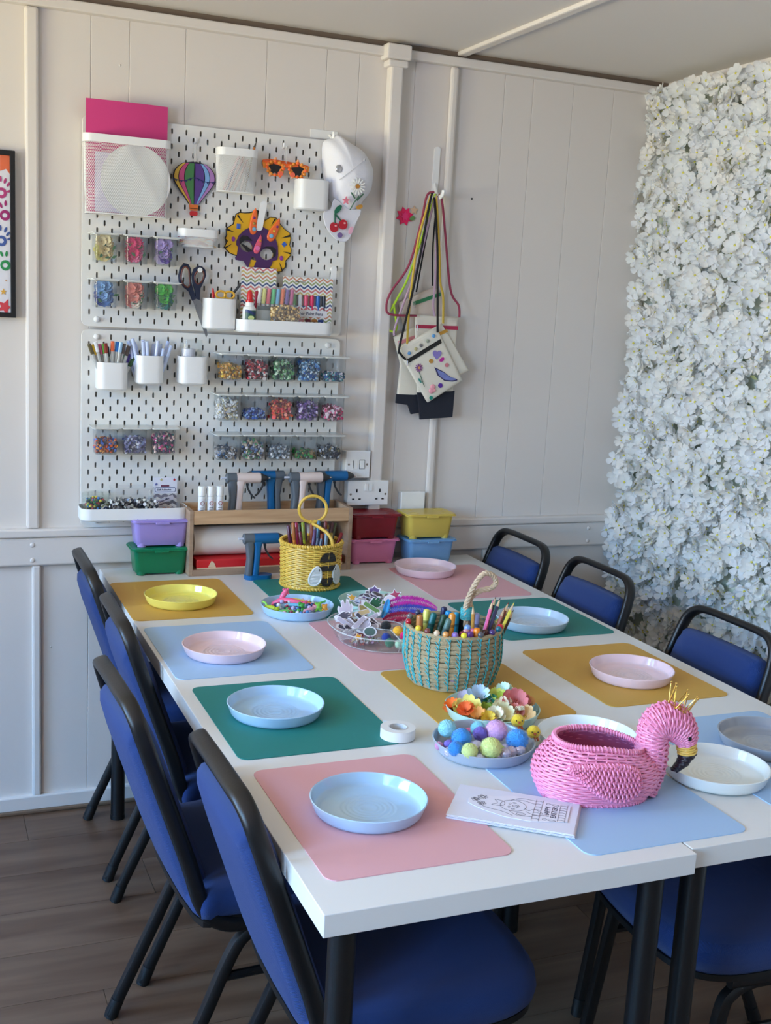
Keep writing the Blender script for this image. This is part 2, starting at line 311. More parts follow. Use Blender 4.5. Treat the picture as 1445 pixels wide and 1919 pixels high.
'star':[(0.9562,1.7903),(0.954,1.8254),(0.9848,1.8102),(0.9799,1.7855)],
'prints':{'palm':[(-0.2072,1.7603),(-0.1988,1.7033),(-0.2081,1.6367),(-0.1985,1.5736)],
'f1':[(-0.2094,1.7958),(-0.1982,1.7917),(-0.1895,1.7835),(-0.1871,1.7659)],
'f2':[(-0.2092,1.7282),(-0.1974,1.7343)],
'f3':[(-0.2109,1.6702),(-0.1978,1.6659),(-0.1911,1.6561),(-0.1866,1.6434)],
'f4':[(-0.2084,1.6029),(-0.1957,1.6038)],
'star':[(-0.2041,1.5037),(-0.2005,1.4642),(-0.1975,1.5343)],
'orange':[(-0.2102,1.8565),(-0.184,1.8578),(-0.1848,1.8107),(-0.1955,1.8225),(-0.2105,1.816)]},
'r2front':[[0.6657,-1.9726],[0.7555,-1.9752]]}
# ------------------------------------------------------------------ materials of the setting
PAINT = mat('white_gloss_paint', (224, 217, 210), .38, var=.02, vscale=3, bump=.12, bscale=40)
CEILP = mat('ceiling_paint', (226, 221, 216), .6, bump=.05, bscale=30)
GAP = mat('shadow_gap_brown', (120, 104, 88), .8)
WPL = mat('white_plastic', (238, 238, 236), .3)
PEGW = mat('pegboard_white', (232, 231, 226), .4)
BLACKM = mat('black_metal', (17, 17, 19), .38, bump=.1, bscale=200)
BLACKP = mat('black_plastic', (12, 12, 13), .45)
FAB = mat('blue_fabric', (10, 50, 112), .85, bump=.5, bscale=420, kind='weave', sheen=.1, var=.1, vscale=250)
TABLEW = mat('table_white', (226, 225, 222), .32, bump=.03, bscale=90)
CLEAR = clear('clear_plastic'); CLEARG = clear('clear_glass', (.97, .99, .98), .02)
GOLD = mat('gold', (226, 186, 100), .25, 1.)
SILV = mat('silver', (200, 200, 204), .25, 1.)
STEEL = mat('brushed_steel', (150, 150, 152), .35, 1.)
INK = mat('ink_black', (20, 20, 22), .6)
# ------------------------------------------------------------------ room shell
XL, XR, YF, ZC = -2.6, 1.861, -5.2, 2.28
g = G().box((XL, .003, 0), (XR+.1, .07, ZC)); wb = struct('wall_back', g, PAINT)
up = [XL, -1.9, -1.25, -.62, -.13, .023, .125, .278, .509, .688, .788, .895, .966, 1.09, 1.268, 1.368, 1.513, 1.662, XR]
lo = [XL, -1.9, -1.25, -.62, -.125, .025, .212, .42, .62, .83, 1.05, 1.3, 1.55, XR]
for xs, z0, z1 in ((up, .84, 2.25), (lo, .03, .76)):
    for a, b in zip(xs, xs[1:]): struct('panel', G().box((a+.0003, 0, z0), (b-.0003, .012, z1)), PAINT, wb, .0013)
for x, z in ((-.08, .5), (.10, 2.12), (1.18, 1.86)): struct('nail_head', G().sph((x, .002, z), .004, 8, 5), PAINT if z != 1.86 else BLACKP, wb, smooth=True)
def rail(name, a, b, bev, parent=None): return struct(name, G().box(a, b), PAINT, parent, bev)
rail('trim_1', (XL, -.028, 2.236), (XR, .009, 2.262), .004)                       # rail under the ceiling
struct('trim_2', G().box((XL, -.008, 2.262), (XR, .009, ZC)), GAP)              # brown strip, coloured as the dark shadow gap above it
rail('trim_3', (XL, -.026, .829), (XR, .009, .853), .005)                         # dado cap
dado = rail('trim_4', (XL, -.018, .746), (XR, .009, .828), .006)                  # dado board
for x in (-.132, 1.698, -1.2):
    for z in (.807, .763): struct('screw_cap', G().sph((x, -.018, z), .007, 12, 6, (1, .45, 1)), PAINT, dado, smooth=True)
rail('trim_5', (-.147, -.016, .853), (-.112, 0, 2.236), .007); rail('trim_6', (-.133, -.014, .05), (-.108, 0, .746), .006)
post = rail('trim_7', (.873, -.04, .853), (.913, 0, 2.222), .006)
struct('capital', G().box((.862, -.046, 2.206), (.925, 0, 2.226)).box((.852, -.055, 2.226), (.93, 0, 2.268)), PAINT, post, .005)
rail('trim_8', (1.078, -.018, .853), (1.104, 0, 2.236), .008)
rail('trim_9', (1.30, -.014, .05), (1.326, 0, .746), .006)
rail('baseboard_back', (XL, -.016, .008), (XR, .009, .052), .004)
struct('trim_10', G().box((XL, -.024, 0), (XR, .009, .011)), mat('oak_strip', (120, 96, 76), .5), bev=.003)
g = G().box((XL-.1, YF-.1, ZC), (XR+.1, .07, ZC+.05)); ce = struct('ceiling', g, CEILP)
for x in (1.095, -.15, -1.4): struct('ceiling_batten', G().box((x, YF, ZC-.012), (x+.032, -.008, ZC+.001)), PAINT, ce, .005)
struct('wall_right', G().box((XR, YF-.1, 0), (XR+.08, .07, ZC)), PAINT)
struct('trim_11', G().box((XR-.028, YF, 2.236), (XR, -.02, 2.262)), PAINT, bev=.004)
def wall_with_windows(name, ax, at, span, wins, z0, z1):
    a0, a1 = span; t = .08
    def bx(g, a, b, za, zb, d0=0., d1=t):
        if ax == 'x': g.box((at-d1, a, za), (at-d0, b, zb))
        else: g.box((a, at-d1, za), (b, at-d0, zb))
        return g
    g = G(); bx(g, a0, a1, 0, z0); bx(g, a0, a1, z1, ZC); c = a0
    for w0, w1, n, wn in wins: bx(g, c, w0, z0, z1); c = w1
    bx(g, c, a1, z0, z1); struct(name, g, PAINT)
    for w0, w1, n, wn in wins:
        f = G(); e = .05
        bx(f, w0, w1, z0, z0+e, .015, .065); bx(f, w0, w1, z1-e, z1, .015, .065); bx(f, w0, w0+e, z0+e, z1-e, .015, .065); bx(f, w1-e, w1, z0+e, z1-e, .015, .065)
        for i in range(1, n): c = w0+(w1-w0)*i/n; bx(f, c-.025, c+.025, z0+e, z1-e, .015, .065)
        bx(f, w0+e, w1-e, z1-.38, z1-.34, .02, .06)
        o = struct(wn, f, WPL, bev=.004)
        struct('pane', bx(G(), w0+.02, w1-.02, z0+.02, z1-.02, .038, .042), clear('window_glass', (.98, .99, 1), .0), o)
        s = G(); bx(s, w0-.05, w1+.05, z0-.03, z0, -.06, .02); struct('sill', s, PAINT, o, .004)
wall_with_windows('wall_left', 'x', XL, (YF-.1, .07), [(-4.1, -2.5, 3, 'window_1'), (-1.9, -.5, 2, 'added_window')], 1.0, 2.2)  # the window nearer the back wall is unseen, added for its light
wall_with_windows('wall_front', 'y', YF, (XL, XR), [(-1.5, 1.1, 3, 'window_2')], .9, 2.1)
# floor: laminate planks along the back wall
FLW = wood('laminate_oak', (82, 57, 41), (113, 88, 69), 1.6, 16, 16, .38, .06)
fl = struct('floor', G().box((XL-.1, YF-.1, -.05), (XR+.1, .07, -.008)), mat('joint_dark', (74, 60, 50), .8))
proto = {}
y = .0; row = 0
while y > -3.9:
    off = (row*.47) % 1.22; x = XL-off
    while x < XR:
        a, b = max(x, XL), min(x+1.22, XR); L_ = round(b-a, 3)
        if L_ > .02:
            if L_ not in proto: proto[L_] = G().box((0, -.19, -.012), (L_-.0012, -.0012, 0)).mesh('plank', FLW, False)
            o = bpy.data.objects.new('plank', proto[L_]); COL.objects.link(o); o.parent = fl; o.location = (a, y, 0)
        x += 1.22
    y -= .19; row += 1
struct('floor_board', G().box((XL, YF, -.012), (XR, y, 0)), FLW, fl)
# ------------------------------------------------------------------ tables
def table(label, x0, x1, y0, y1):
    t = thing('table', label, 'table', ((x0+x1)/2, (y0+y1)/2, 0)); w, d = (x1-x0)/2, (y1-y0)/2
    G().box((-w, -d, .70), (w, d, .734)).ob('tabletop', TABLEW, t, False, .0014)
    for x, y in ((-w+.045, -d+.045), (w-.045, -d+.045), (-w+.045, d-.085), (w-.045, d-.085), (0 if x0 < .5 else -.02, 0)):
        l = G().tube([(x, y, .008), (x, y, .7)], .02, 20).ob('leg', BLACKM, t)
        G().lathe([(.0, .0), (.021, 0), (.021, .012), (.0, .012)], 16, (x, y, 0)).ob('foot', BLACKP, l)
        G().lathe([(.0, .694), (.034, .694), (.034, .6995), (0, .6995)], 20, (x, y, 0)).ob('mounting_plate', BLACKM, l)
    return t
table('white rectangular table under the left half of the placemats', .0517, .652, -1.986, -.03)
table('white rectangular table on the right, near the flower wall', .6545, 1.2335, -1.971, -.03)
# ------------------------------------------------------------------ chairs
def chair():
    t = thing('banquet_chair', 'x', 'chair')
    # back loop: flat oval tube, ends curve forward under the seat
    side = [(.40, .395), (.20, .392), (.135, .402), (.098, .44), (.07, .53), (.005, .72)]
    zt, xt = .822, -.03
    def half(sg): return [(x, sg*(.186-.07*max(0, z-.45)), z) for x, z in side]
    a = half(1); b = half(-1)[::-1]
    top = [(-.010, .162, .765), (-.0195, .153, .795), (-.0265, .129, .8155), (xt, .092, zt), (xt, 0, zt+.001), (xt, -.092, zt), (-.0265, -.129, .8155), (-.0195, -.153, .795), (-.010, -.162, .765)]
    pts = cr(a+top+b, 5)
    G().tube(pts, .0150, 12, ell=.62, ref=(0, 0, 1), sq=.7).ob('back_frame', BLACKM, t)
    # padded back: rounded slab following the slope, bulging backwards and forwards
    rings = []
    out = [(-.152, .02), (-.157, -.10), (-.155, -.24), (-.12, -.285), (.12, -.285), (.155, -.24), (.157, -.10), (.152, .02), (.143, .054), (.112, .073), (-.112, .073), (-.143, .054)]
    def plane(yq, s):   # point on the sloping back plane; s measured upwards from z=.70
        z = .695+s; x = .012-(z-.70)*.345+(.05*max(0, .5-z)); return x, yq, z
    op = cr([(q[0], q[1], 0) for q in out], 4, True)
    prof = [(.70, -.028), (.90, -.025), (.975, -.019), (1.01, -.008), (1.01, .007), (.975, .018), (.90, .023), (.70, .0255)]
    for sc, d in prof:
        r = []
        for q in op:
            yy = q.x*sc*.975; s_ = (-.115+(q.y+.115)*sc); x, yq, z = plane(yy, s_)
            bul = 1-(yy/.17)**2; r.append((x+d*(.85+.3*bul), yy, z+d*.33))
        rings.append(r)
    G().loft(rings).ob('backrest', FAB, t, ang=60)
    # seat pad: rounded at the front, wider there
    so = [(.085, -.165), (.085, .165), (.15, .192), (.32, .205), (.43, .195), (.485, .14), (.50, 0), (.485, -.14), (.43, -.195), (.32, -.205), (.15, -.192)]
    sp = cr([(q[0], q[1], 0) for q in so], 4, True)
    rings = []
    for sc, z in ((.97, .412), (1., .42), (1.015, .437), (1., .455), (.95, .468), (.8, .476), (.4, .482)):
        rings.append([(.29+(q.x-.29)*sc, q.y*sc, z+(.004*math.cos(q.y*8))) for q in sp])
    G().loft(rings).ob('seat', FAB, t, ang=60)
    G().loft([[(.29+(q.x-.29)*.98, q.y*.98, z) for q in sp] for z in (.400, .412)]).ob('seat_pan', BLACKP, t)
    for sg in (1, -1):
        y = sg*.178
        rear = cr([(.29, y, .382), (.225, y, .381), (.185, y, .366), (.155, y, .325), (.10, y+sg*.004, .2), (.012, y+sg*.008, .006)], 5)
        frnt = cr([(.29, y, .382), (.35, y, .381), (.388, y, .364), (.405, y, .33), (.425, y+sg*.004, .2), (.455, y+sg*.008, .006)], 5)
        for p in (rear, frnt):
            l = G().tube(p, .0125, 10, sq=.7, ref=(0, 1, 0)).ob('leg', BLACKM, t)
            G().tube([tuple(p[-1]+Vector((0, 0, -.006))), tuple(p[-1]+(p[-3]-p[-1])*.5)], .0145, 12).ob('rubber_foot', BLACKP, l)
        G().tube([(.138, y, .285), (.412, y, .285)], .009, 8).ob('stretcher', BLACKM, t)
        G().sph((.12, y, .235), .008, 8, 6).ob('stacking_bumper', BLACKP, t)
    return t
c0 = chair()
CH = [(.0, -.285, 0, 'blue padded banquet chair on the left side, farthest back by the wall'), (.002, -.768, 0, 'blue padded banquet chair on the left side, second from the wall'),
      (-.075, -1.238, .045, 'blue padded banquet chair on the left side, pulled out a little, third from the wall'), (.016, -1.66, .02, 'blue padded banquet chair nearest the camera, left front corner of the table'),
      (1.315, -.2, PI, 'blue padded banquet chair on the right side, farthest back by the wall'), (1.34, -.61, PI, 'blue padded banquet chair on the right side in the middle, in front of the flowers'),
      (1.352, -1.162, PI+.02, 'blue padded banquet chair before the flower wall, largest of the three visible right backs'), (1.277, -1.685, PI-.05, 'blue padded banquet chair at the right front, only its seat and legs in view')]
for i, (x, y, rz, lb) in enumerate(CH):
    o = c0 if i == 0 else copy_tree(c0)
    o.location = (x, y, 0); o.rotation_euler = (0, 0, rz); tag(o, lb, 'chair', 'banquet chairs round the tables')
# ------------------------------------------------------------------ placemats
MC = {'mustard': (205, 160, 72), 'pale blue': (166, 197, 230), 'teal green': (36, 128, 124), 'pink': (221, 168, 174)}
def placemat(col, where, x0, y0, x1, y1, rz=0):
    cx, cy = (x0+x1)/2, (y0+y1)/2
    g = G().prism(rrect(-(x1-x0)/2, -(y1-y0)/2, (x1-x0)/2, (y1-y0)/2, .02), 0, .0016)
    o = g.ob('placemat', mat('silicone_'+col.replace(' ', '_'), MC[col], .55, spec=.35, bump=.04, bscale=150), None, False)
    o.location = (cx, cy, .7341); o.rotation_euler = (0, 0, rz)
    return tag(o, f'{col} silicone placemat {where}', 'placemat', 'silicone placemats')
placemat('mustard', 'under the yellow plate, left row', .052, -.583, .357, -.203)
placemat('pale blue', 'under the pink plate, left row', .062, -1.03, .367, -.643)
placemat('teal green', 'under the pale blue plate, left row', .078, -1.468, .390, -1.082)
placemat('pink', 'under the large pale blue plate at the left front corner', .084, -1.908, .382, -1.517)
placemat('teal green', 'under the yellow bee basket', .444, -.652, .738, -.240)
placemat('pink', 'under the clear snack tray', .464, -1.068, .768, -.678)
placemat('mustard', 'under the seagrass basket', .494, -1.42, .797, -1.078)
placemat('pale blue', 'under the flamingo basket', .483, -1.948, .785, -1.545)
placemat('pink', 'with a pink plate at the right back corner', .890, -.545, 1.19, -.168)
placemat('teal green', 'on the right behind the seagrass basket', .895, -.93, 1.212, -.578)
placemat('mustard', 'on the right under a pink plate', .884, -1.402, 1.19, -1.012)
placemat('pale blue', 'at the right edge under the grey plate', .886, -1.90, 1.186, -1.495)
# ------------------------------------------------------------------ plates
PC = {'yellow': (240, 226, 110), 'pale pink': (238, 212, 220), 'pale blue': (176, 210, 240), 'mint': (186, 222, 212), 'grey': (172, 182, 196), 'white': (232, 238, 236), 'light blue grey': (190, 208, 224), 'dark grey': (160, 166, 176)}
def plate_geo():
    p = [(0, .0045)]
    for r in (.014, .022, .030, .038, .046): p += [(r-.002, .0045), (r, .0051), (r+.002, .0045)]
    p += [(.076, .0042), (.0825, .0052), (.0856, .0085), (.0860, .0096), (.0910, .0232), (.0914, .0243), (.093, .0252), (.0944, .0243), (.0886, .0075), (.0850, .002), (.081, 0), (0, 0)]
    return G().lathe(p, 56)
PG = plate_geo().mesh('plate', WPL, ang=50)
ZP = .7358
def plate(col, where, x, y, z=ZP):
    me = PG.copy(); me.materials[0] = mat('plate_'+col.replace(' ', '_'), PC[col], .09, coat=.2)
    o = bpy.data.objects.new('plate', me); COL.objects.link(o); o.location = (x, y, z); o.rotation_euler = (0, 0, x*9+y*5)
    return tag(o, f'{col} shallow plastic plate {where}', 'plate', 'shallow plastic plates')
plate('yellow', 'on the mustard mat at the left back', .199, -.437)
plate('pale pink', 'on the pale blue mat, left row', .201, -.878)
plate('pale blue', 'on the teal green mat, left row', .203, -1.267)
plate('pale blue', 'on the pink mat at the left front corner', .221, -1.714)
plate('pale blue', 'filled with beads and stretchy toys beside the bee basket', .467, -.588, .7345)
plate('mint', 'filled with foam stickers behind the snack tray', .678, -.592)
plate('pale pink', 'on the pink mat beside the stacked boxes', .983, -.246)
plate('light blue grey', 'on the teal green mat behind the seagrass basket', 1.022, -.826)
plate('pale pink', 'on the mustard mat of the right row', 1.038, -1.246)
plate('grey', 'filled with pompoms', .516, -1.539, .7345)
plate('mint', 'filled with fabric flowers', .611, -1.391)
plate('white', 'half hidden behind the flamingo basket', .722, -1.565, .7345)
plate('white', 'right of the flamingo basket under its beak', .868, -1.754, .7362)
plate('dark grey', 'at the right edge on the pale blue mat', 1.062, -1.664)
# ------------------------------------------------------------------ pegboards (real slots)
YP = -.02                                  # front face of the boards
def pegboard(label, z0):
    t = thing('pegboard', label, 'pegboard', (0, YP, z0)); g = G(); w, h, th = .76, .56, .003
    nc, nr = 37, 27
    sl = lambda cx, cz: [(cx+.0027*math.cos(a), cz+(.0052 if math.sin(a) >= 0 else -.0052)+.0025*math.sin(a)) for a in [R(q) for q in (0, 45, 90, 135, 179.9, 180.1, 225, 270, 315, 359.9)]]
    for c in range(1, nc+1):                 # one strip per column of slots
        x = c*.02; zs = [h-.02-.04*k for k in range(14)] if c % 2 == 0 else [h-.04-.04*k for k in range(13)]
        for k, z in enumerate(zs):
            a, b = (z-.02, z+.02)
            s = sl(x, z); n = len(s); v = [(q[0], 0, q[1]) for q in s]+[(q[0], th, q[1]) for q in s]
            v += [(x+.01, 0, z), (x+.01, 0, b), (x, 0, b), (x-.01, 0, b), (x-.01, 0, z), (x-.01, 0, a), (x, 0, a), (x+.01, 0, a)]
            R_, TR, T_, TL, L_, BL, B_, BR = range(20, 28)
            f = [(0, 1, TR, R_), (1, 2, T_, TR), (2, 3, TL, T_), (3, 4, L_, TL), (4, 5, L_), (5, 6, BL, L_), (6, 7, B_, BL), (7, 8, BR, B_), (8, 9, R_, BR), (9, 0, R_)]
            f += [(i, (i+1) % n, n+(i+1) % n, n+i) for i in range(n)]
            g.add(v, f)
        zt, zb = zs[0]+.02, zs[-1]-.02
        for a, b in ((zt, h-.004), (.004, zb)):
            if b-a > .0005: g.add([(x-.01, 0, a), (x+.01, 0, a), (x+.01, 0, b), (x-.01, 0, b)], [(0, 1, 2, 3)])
    # border with rounded corners and a returned rim
    g.prism(rrect(0, 0, w, h, .018), -.0001, .0125, 'y', holes=[[(.01, .004), (.01, h-.004), (.75, h-.004), (.75, .004)]])
    g.ob('perforated_panel', PEGW, t, False)
    for x, z in ((.04, h-.02), (.72, h-.02), (.04, .02), (.72, .02)):
        G().lathe([(0, .009), (.004, .0088), (.0075, .006), (.0082, 0), (0, 0)], 16).ob('fixing_knob', WPL, t).matrix_local = Matrix.Translation((x, -.0002, z)) @ Matrix.Rotation(PI/2, 4, 'X')
    return t
ZL, ZU = .8542, 1.4222
pegboard('white pegboard with slots, upper of the two on the back wall', ZU)
pegboard('white pegboard with slots, lower of the two on the back wall', ZL)
# ------------------------------------------------------------------ peg accessories
def wallthing(name, label, cat, x, z, group=None): return thing(name, label, cat, (x, YP, z), 0, group)
def cup(label, x, z, w=.086, h=.078, d=.07):
    t = wallthing('peg_cup', label, 'cup', x, z, 'white cups on the pegboards')
    o = rrect(-w/2, -d, w/2, -.002, .022, 6); i = rrect(-w/2+.0025, -d+.0025, w/2-.0025, -.0045, .02, 6)
    g = G(); n = len(o)
    ring = lambda q, z: [(a, b, z) for a, b in q]
    ob = rrect(-w/2+.004, -d+.004, w/2-.004, -.006, .02, 6)
    g.loft([ring(ob, 0), ring(o, .004), ring(o, h), ring(i, h), ring(i, .004)])
    g.ob('body', WPL, t)
    G().box((-.012, -.003, h-.02), (.012, .006, h-.004)).ob('hook_tab', WPL, t)
    return t
cup('empty white plastic cup on the pegboard next to the white cap', .637, 1.779, .094, .084)
cup('white plastic cup with red pen and yellow scissors, left of the upper tray', .376, 1.43, .09, .086)
cup('white plastic cup full of coloured pens on the lower pegboard', .076, 1.252, .084, .076)
cup('white plastic cup full of clear glue rods', .179, 1.271, .077, .079)
cup('white plastic cup holding a small glass jar', .302, 1.273, .082, .078)
def mesh_wall(g, outline, z0, z1, sp, r, taper=0.):
    """diamond wire mesh wrapped round an outline"""
    P = [Vector((a, b, 0)) for a, b in outline]; n = len(P); cum = [0]
    for i in range(n): cum.append(cum[-1]+(P[(i+1) % n]-P[i]).length)
    T_ = cum[-1]; cx = sum(q.x for q in P)/n; cy = sum(q.y for q in P)/n
    def at(s, z):
        s %= T_; i = 0
        while cum[i+1] < s-1e-9: i += 1
        q = P[i].lerp(P[(i+1) % n], (s-cum[i])/max(1e-9, cum[i+1]-cum[i])); k = 1-taper*(z1-z)/(z1-z0)
        return (cx+(q.x-cx)*k, cy+(q.y-cy)*k, z)
    m = int(T_/sp); h = z1-z0; run = h*.62; st = max(4, int(h/.012))
    for i in range(m):
        for dr in (1, -1):
            g.tube([at(i*T_/m+dr*run*k/st, z0+h*k/st) for k in range(st+1)], r, 3, cap=False)
    return g
def mesh_basket(label, x, z, w, h, d, sp, taper=.06, r=.0006):
    t = wallthing('mesh_basket', label, 'basket', x, z)
    o = rrect(-w/2, -d, w/2, -.003, min(.022, d/3), 5)
    g = mesh_wall(G(), o, .003, h-.018, sp, r, taper)
    stuff(g.ob('wire_mesh', WPL, t, False))
    k = 1-taper; cy = (-d-.003)/2
    bo = [(a*k, cy+(b-cy)*k) for a, b in o]
    G().tube([(a, b, .003) for a, b in bo], .0018, 6, True).ob('base_wire', WPL, t)
    i_ = [(a*.985, cy+(b-cy)*.95) for a, b in o]; o2 = [(a*1.03, cy+(b-cy)*1.06) for a, b in o]
    G().loft([[(a, b, h-.021) for a, b in o2], [(a, b, h) for a, b in o2], [(a, b, h) for a, b in i_], [(a, b, h-.021) for a, b in i_], [(a, b, h-.021) for a, b in o2]], False, False).ob('rim', WPL, t)
    g = G()
    for q in range(int(w/sp)):
        xx = -w/2*k+sp*q+sp/2; g.tube([(xx, -d*.95, .003), (xx, -.006, .003)], r, 3)
    stuff(g.ob('mesh_floor', WPL, t, False)); return t
mesh_basket('large white wire mesh paper holder at the upper left of the pegboard', .1115, 1.722, .226, .206, .062, .0052, .05, .00052)
mesh_basket('small white wire mesh pen holder under the top edge of the pegboard', .4155, 1.808, .112, .12, .06, .0038, .06)
mesh_basket('shallow white wire mesh tray above the big scissors', .3115, 1.652, .108, .05, .06, .0038, .22)
# pink card, papers and white plate in the big holder
g = G(); zs = [1.73, 1.80, 1.87, 1.93, 1.99, 2.021]; f = []
for th in (0, .0012): 
    for z in zs: 
        for k in range(5): f.append((.006+.218*k/4, -.035-.006*math.sin(PI*k/4)-.02*max(0, z-1.9)**1.2+th, z))
o = []
for b in (0, 30):
    for i in range(5):
        for k in range(4): a = b+i*5+k; o.append((a, a+1, a+6, a+5))
tag(g.add(f, o).ob('card_sheet', mat('pink_card', (206, 58, 126), .6)), 'bright pink card sticking up out of the large wire holder', 'card')
for k, (x0, x1, c) in enumerate(((.028, .13, (216, 206, 230)), (.01, .218, (214, 100, 146)), (.012, .216, (205, 90, 136)))):
    tag(G().box((x0, -.045-.004*(2-k), 1.73), (x1, -.0445-.004*(2-k), 1.885-.012*k)).ob('paper_sheet', mat('paper%d' % k, c, .7), None, False), ['pale printed sheet standing front of the papers in the large wire holder', 'pink sheet in the middle of the papers in the large wire holder', 'dusky pink sheet at the back of the papers in the large wire holder'][k], 'paper')
o = G().lathe([(0, 0), (.07, 0), (.0915, .008), (.0935, .0085), (.071, -.0015), (0, -.0015)], 48).ob('paper_plate', mat('paper_white', (236, 236, 232), .55))
o.location = (.1335, -.0635, 1.8165); o.rotation_euler = (PI/2, 0, 0); tag(o, 'round white paper plate behind the mesh of the large wire holder', 'plate')
# sticks and brush in the small mesh holder, strings in the shallow one
for i, (x0, x1, c, r, zt) in enumerate(((.39, .43, (90, 70, 130), .0018, 1.925), (.38, .425, (196, 150, 150), .004, 1.915), (.395, .44, (200, 160, 150), .004, 1.918), (.41, .447, (210, 175, 165), .004, 1.905), (.43, .45, (205, 190, 180), .004, 1.9))):
    tag(G().tube([(x0, -.05, 1.814), (x1, -.05, zt)], r, 6).ob('craft_stick', mat('stick%d' % i, c, .6)), ['thin purple', 'rosy', 'tan', 'beige', 'pale cream'][i]+' craft stick in the small wire mesh holder', 'stick')
t = thing('paint_brush', 'paint brush with orange tip rising from the small wire mesh holder', 'brush', (.44, -.055, 1.82))
G().tube([(0, 0, -.004), (.022, .004, .10)], .0025, 6).ob('handle', mat('brush_handle', (120, 90, 60), .5), t)
G().tube([(.022, .004, .10), (.026, .004, .118)], [.0032, .0036], 8).ob('ferrule', mat('orange_paint', (218, 128, 50), .5), t)
G().tube([(.026, .004, .118), (.0315, .004, .134)], [.0036, .0005], 8).ob('bristles', mat('bristle_grey', (90, 84, 74), .8), t)
g = G()
for i in range(46):
    x = rnd.uniform(.268, .355); zz = rnd.uniform(1.657, 1.68); y = rnd.uniform(-.07, -.035)
    a = rnd.uniform(-1, 1); g.tube(cr([(x-.014, y, zz), (x, y+.004*a, zz+.004), (x+.014, y, zz+.004*a)], 3), .0013, 4, m=i % 4)
tag(stuff(g.ob('beads_mix', [mat('twine%d' % i, c, .6) for i, c in enumerate(((226, 150, 120), (240, 200, 140), (180, 90, 110), (236, 226, 220)))])), 'tangle of coloured laces in the shallow wire mesh tray', 'laces')
# ------------------------------------------------------------------ clear containers with flat lids
def container(label, x, z):
    t = wallthing('storage_container', label, 'container', x, z, 'clear lidded containers on the pegboards')
    if CG:
        for n, me, m in CG: o = bpy.data.objects.new(n, me); COL.objects.link(o); o.parent = t
    else:
        ri = lambda k, zz, y0=-.07: [(a, b, zz) for a, b in rrect(-.03*k, y0*k-.001, .03*k, -.003, .006, 3)]
        g = G().loft([ri(.93, 0), ri(.95, .002), ri(1., .0735), ri(.97, .0735), ri(.92, .003)])
        a = g.ob('box', clear('container_plastic', (.955, .965, .97), .03), t); CG.append(('box', a.data, 0))
        g = G().prism(rrect(-.0405, -.082, .0405, .0, .006, 3), .074, .0765).prism(rrect(-.0345, -.0755, .0345, -.003, .005, 3), .0715, .074)
        b = g.ob('lid', mat('lid_plastic', (214, 216, 212), .25), t, False); CG.append(('lid', b.data, 0))
    return t
CG = []
def petal_flower(n, L_, w, cup, layers=1, m=(0, 1)):
    """flat-ish fabric flower facing +z: cupped petals round a small heart"""
    g = G()
    for l in range(layers):
        for i in range(n):
            a = 2*PI*i/n+l*PI/n; k = 1-.28*l; v = []
            for t_, ww in ((.08, .2), (.42, .78), (.70, 1.), (.90, .82), (1., .38)):
                r = L_*t_*k; z = L_*cup*(t_**1.6)*(1+.8*l)+.002*l
                for s in (-1, 0, 1):
                    lx, ly = r, s*w/2*ww*k; zz = z+(abs(s)*w*.16)
                    v.append((lx*math.cos(a)-ly*math.sin(a), lx*math.sin(a)+ly*math.cos(a), zz))
            f = [(3*j+q, 3*j+q+1, 3*j+q+4, 3*j+q+3) for j in range(4) for q in range(2)]
            g.add(v, f, m[0])
    g.sph((0, 0, L_*.06), L_*.17, 7, 4, (1, 1, .7), m[1]); return g
def rot_to(n, spin=0): return Vector(n).to_track_quat('Z', 'Y').to_matrix().to_4x4() @ Matrix.Rotation(spin, 4, 'Z')
# contents seen through the front: heaps of small pieces
def heap(label, name, cat, x, z, fill, cols, kind='mix', n=210, w=.0545, d=.056, h=.07, y0=-.064):
    g = G(); r_ = random.Random(label)
    for i in range(n):
        # keep the pieces near the front, the left side and the top of the heap, where they show
        px = r_.uniform(-w/2, w/2); u = r_.random(); top = fill*h*(1-.12*r_.random()-.16*(abs(px)/(w/2))**2)
        if u < .62: py = r_.uniform(0, .012)
        elif u < .78: py = r_.uniform(0, d-.006); px = -w/2+r_.uniform(0, .006)
        else: py = r_.uniform(.004, d-.006)
        pz = r_.uniform(.006, top) if u < .78 else top-r_.uniform(0, .006)
        c = (px, y0+py, pz); m = r_.randrange(len(cols)); k = r_.random(); M_ = rot_to((r_.uniform(-1, 1), -1.2+r_.random(), r_.uniform(-.6, 1)), r_.random()*6)
        M_ = Matrix.Translation(c) @ M_; q = G()
        if kind == 'gem' or (kind == 'mix' and k < .4):
            s = r_.uniform(.003, .0056); q.lathe([(0, .6*s), (.55*s, .55*s), (s, .1*s), (.7*s, -.2*s), (0, -.3*s)], 7)
        elif kind == 'bead' or (kind == 'mix' and k < .7): q.sph((0, 0, 0), r_.uniform(.0026, .0046), 7, 5)
        elif kind == 'disc': q.lathe([(0, .0008), (r_.uniform(.0025, .006), .0008), (.003, -.0006), (0, -.0006)], 10)
        else: s = r_.uniform(.003, .007); q.lathe([(0, .001), (s, .0008), (s, -.0006), (0, -.0006)], 9)
        g.merge(q, M_, m)
    # bulk behind so the heap has no holes
    g.box((-w/2+.003, y0+.012, .004), (w/2-.003, y0+d-.006, max(.012, fill*h*.78)), len(cols)-1)
    o = g.ob(name, [mat('bit_%d_%d_%d' % c, c, .3, spec=.6) for c in cols]); o.location = (x, YP, z)
    tag(o, label, cat); return stuff(o)
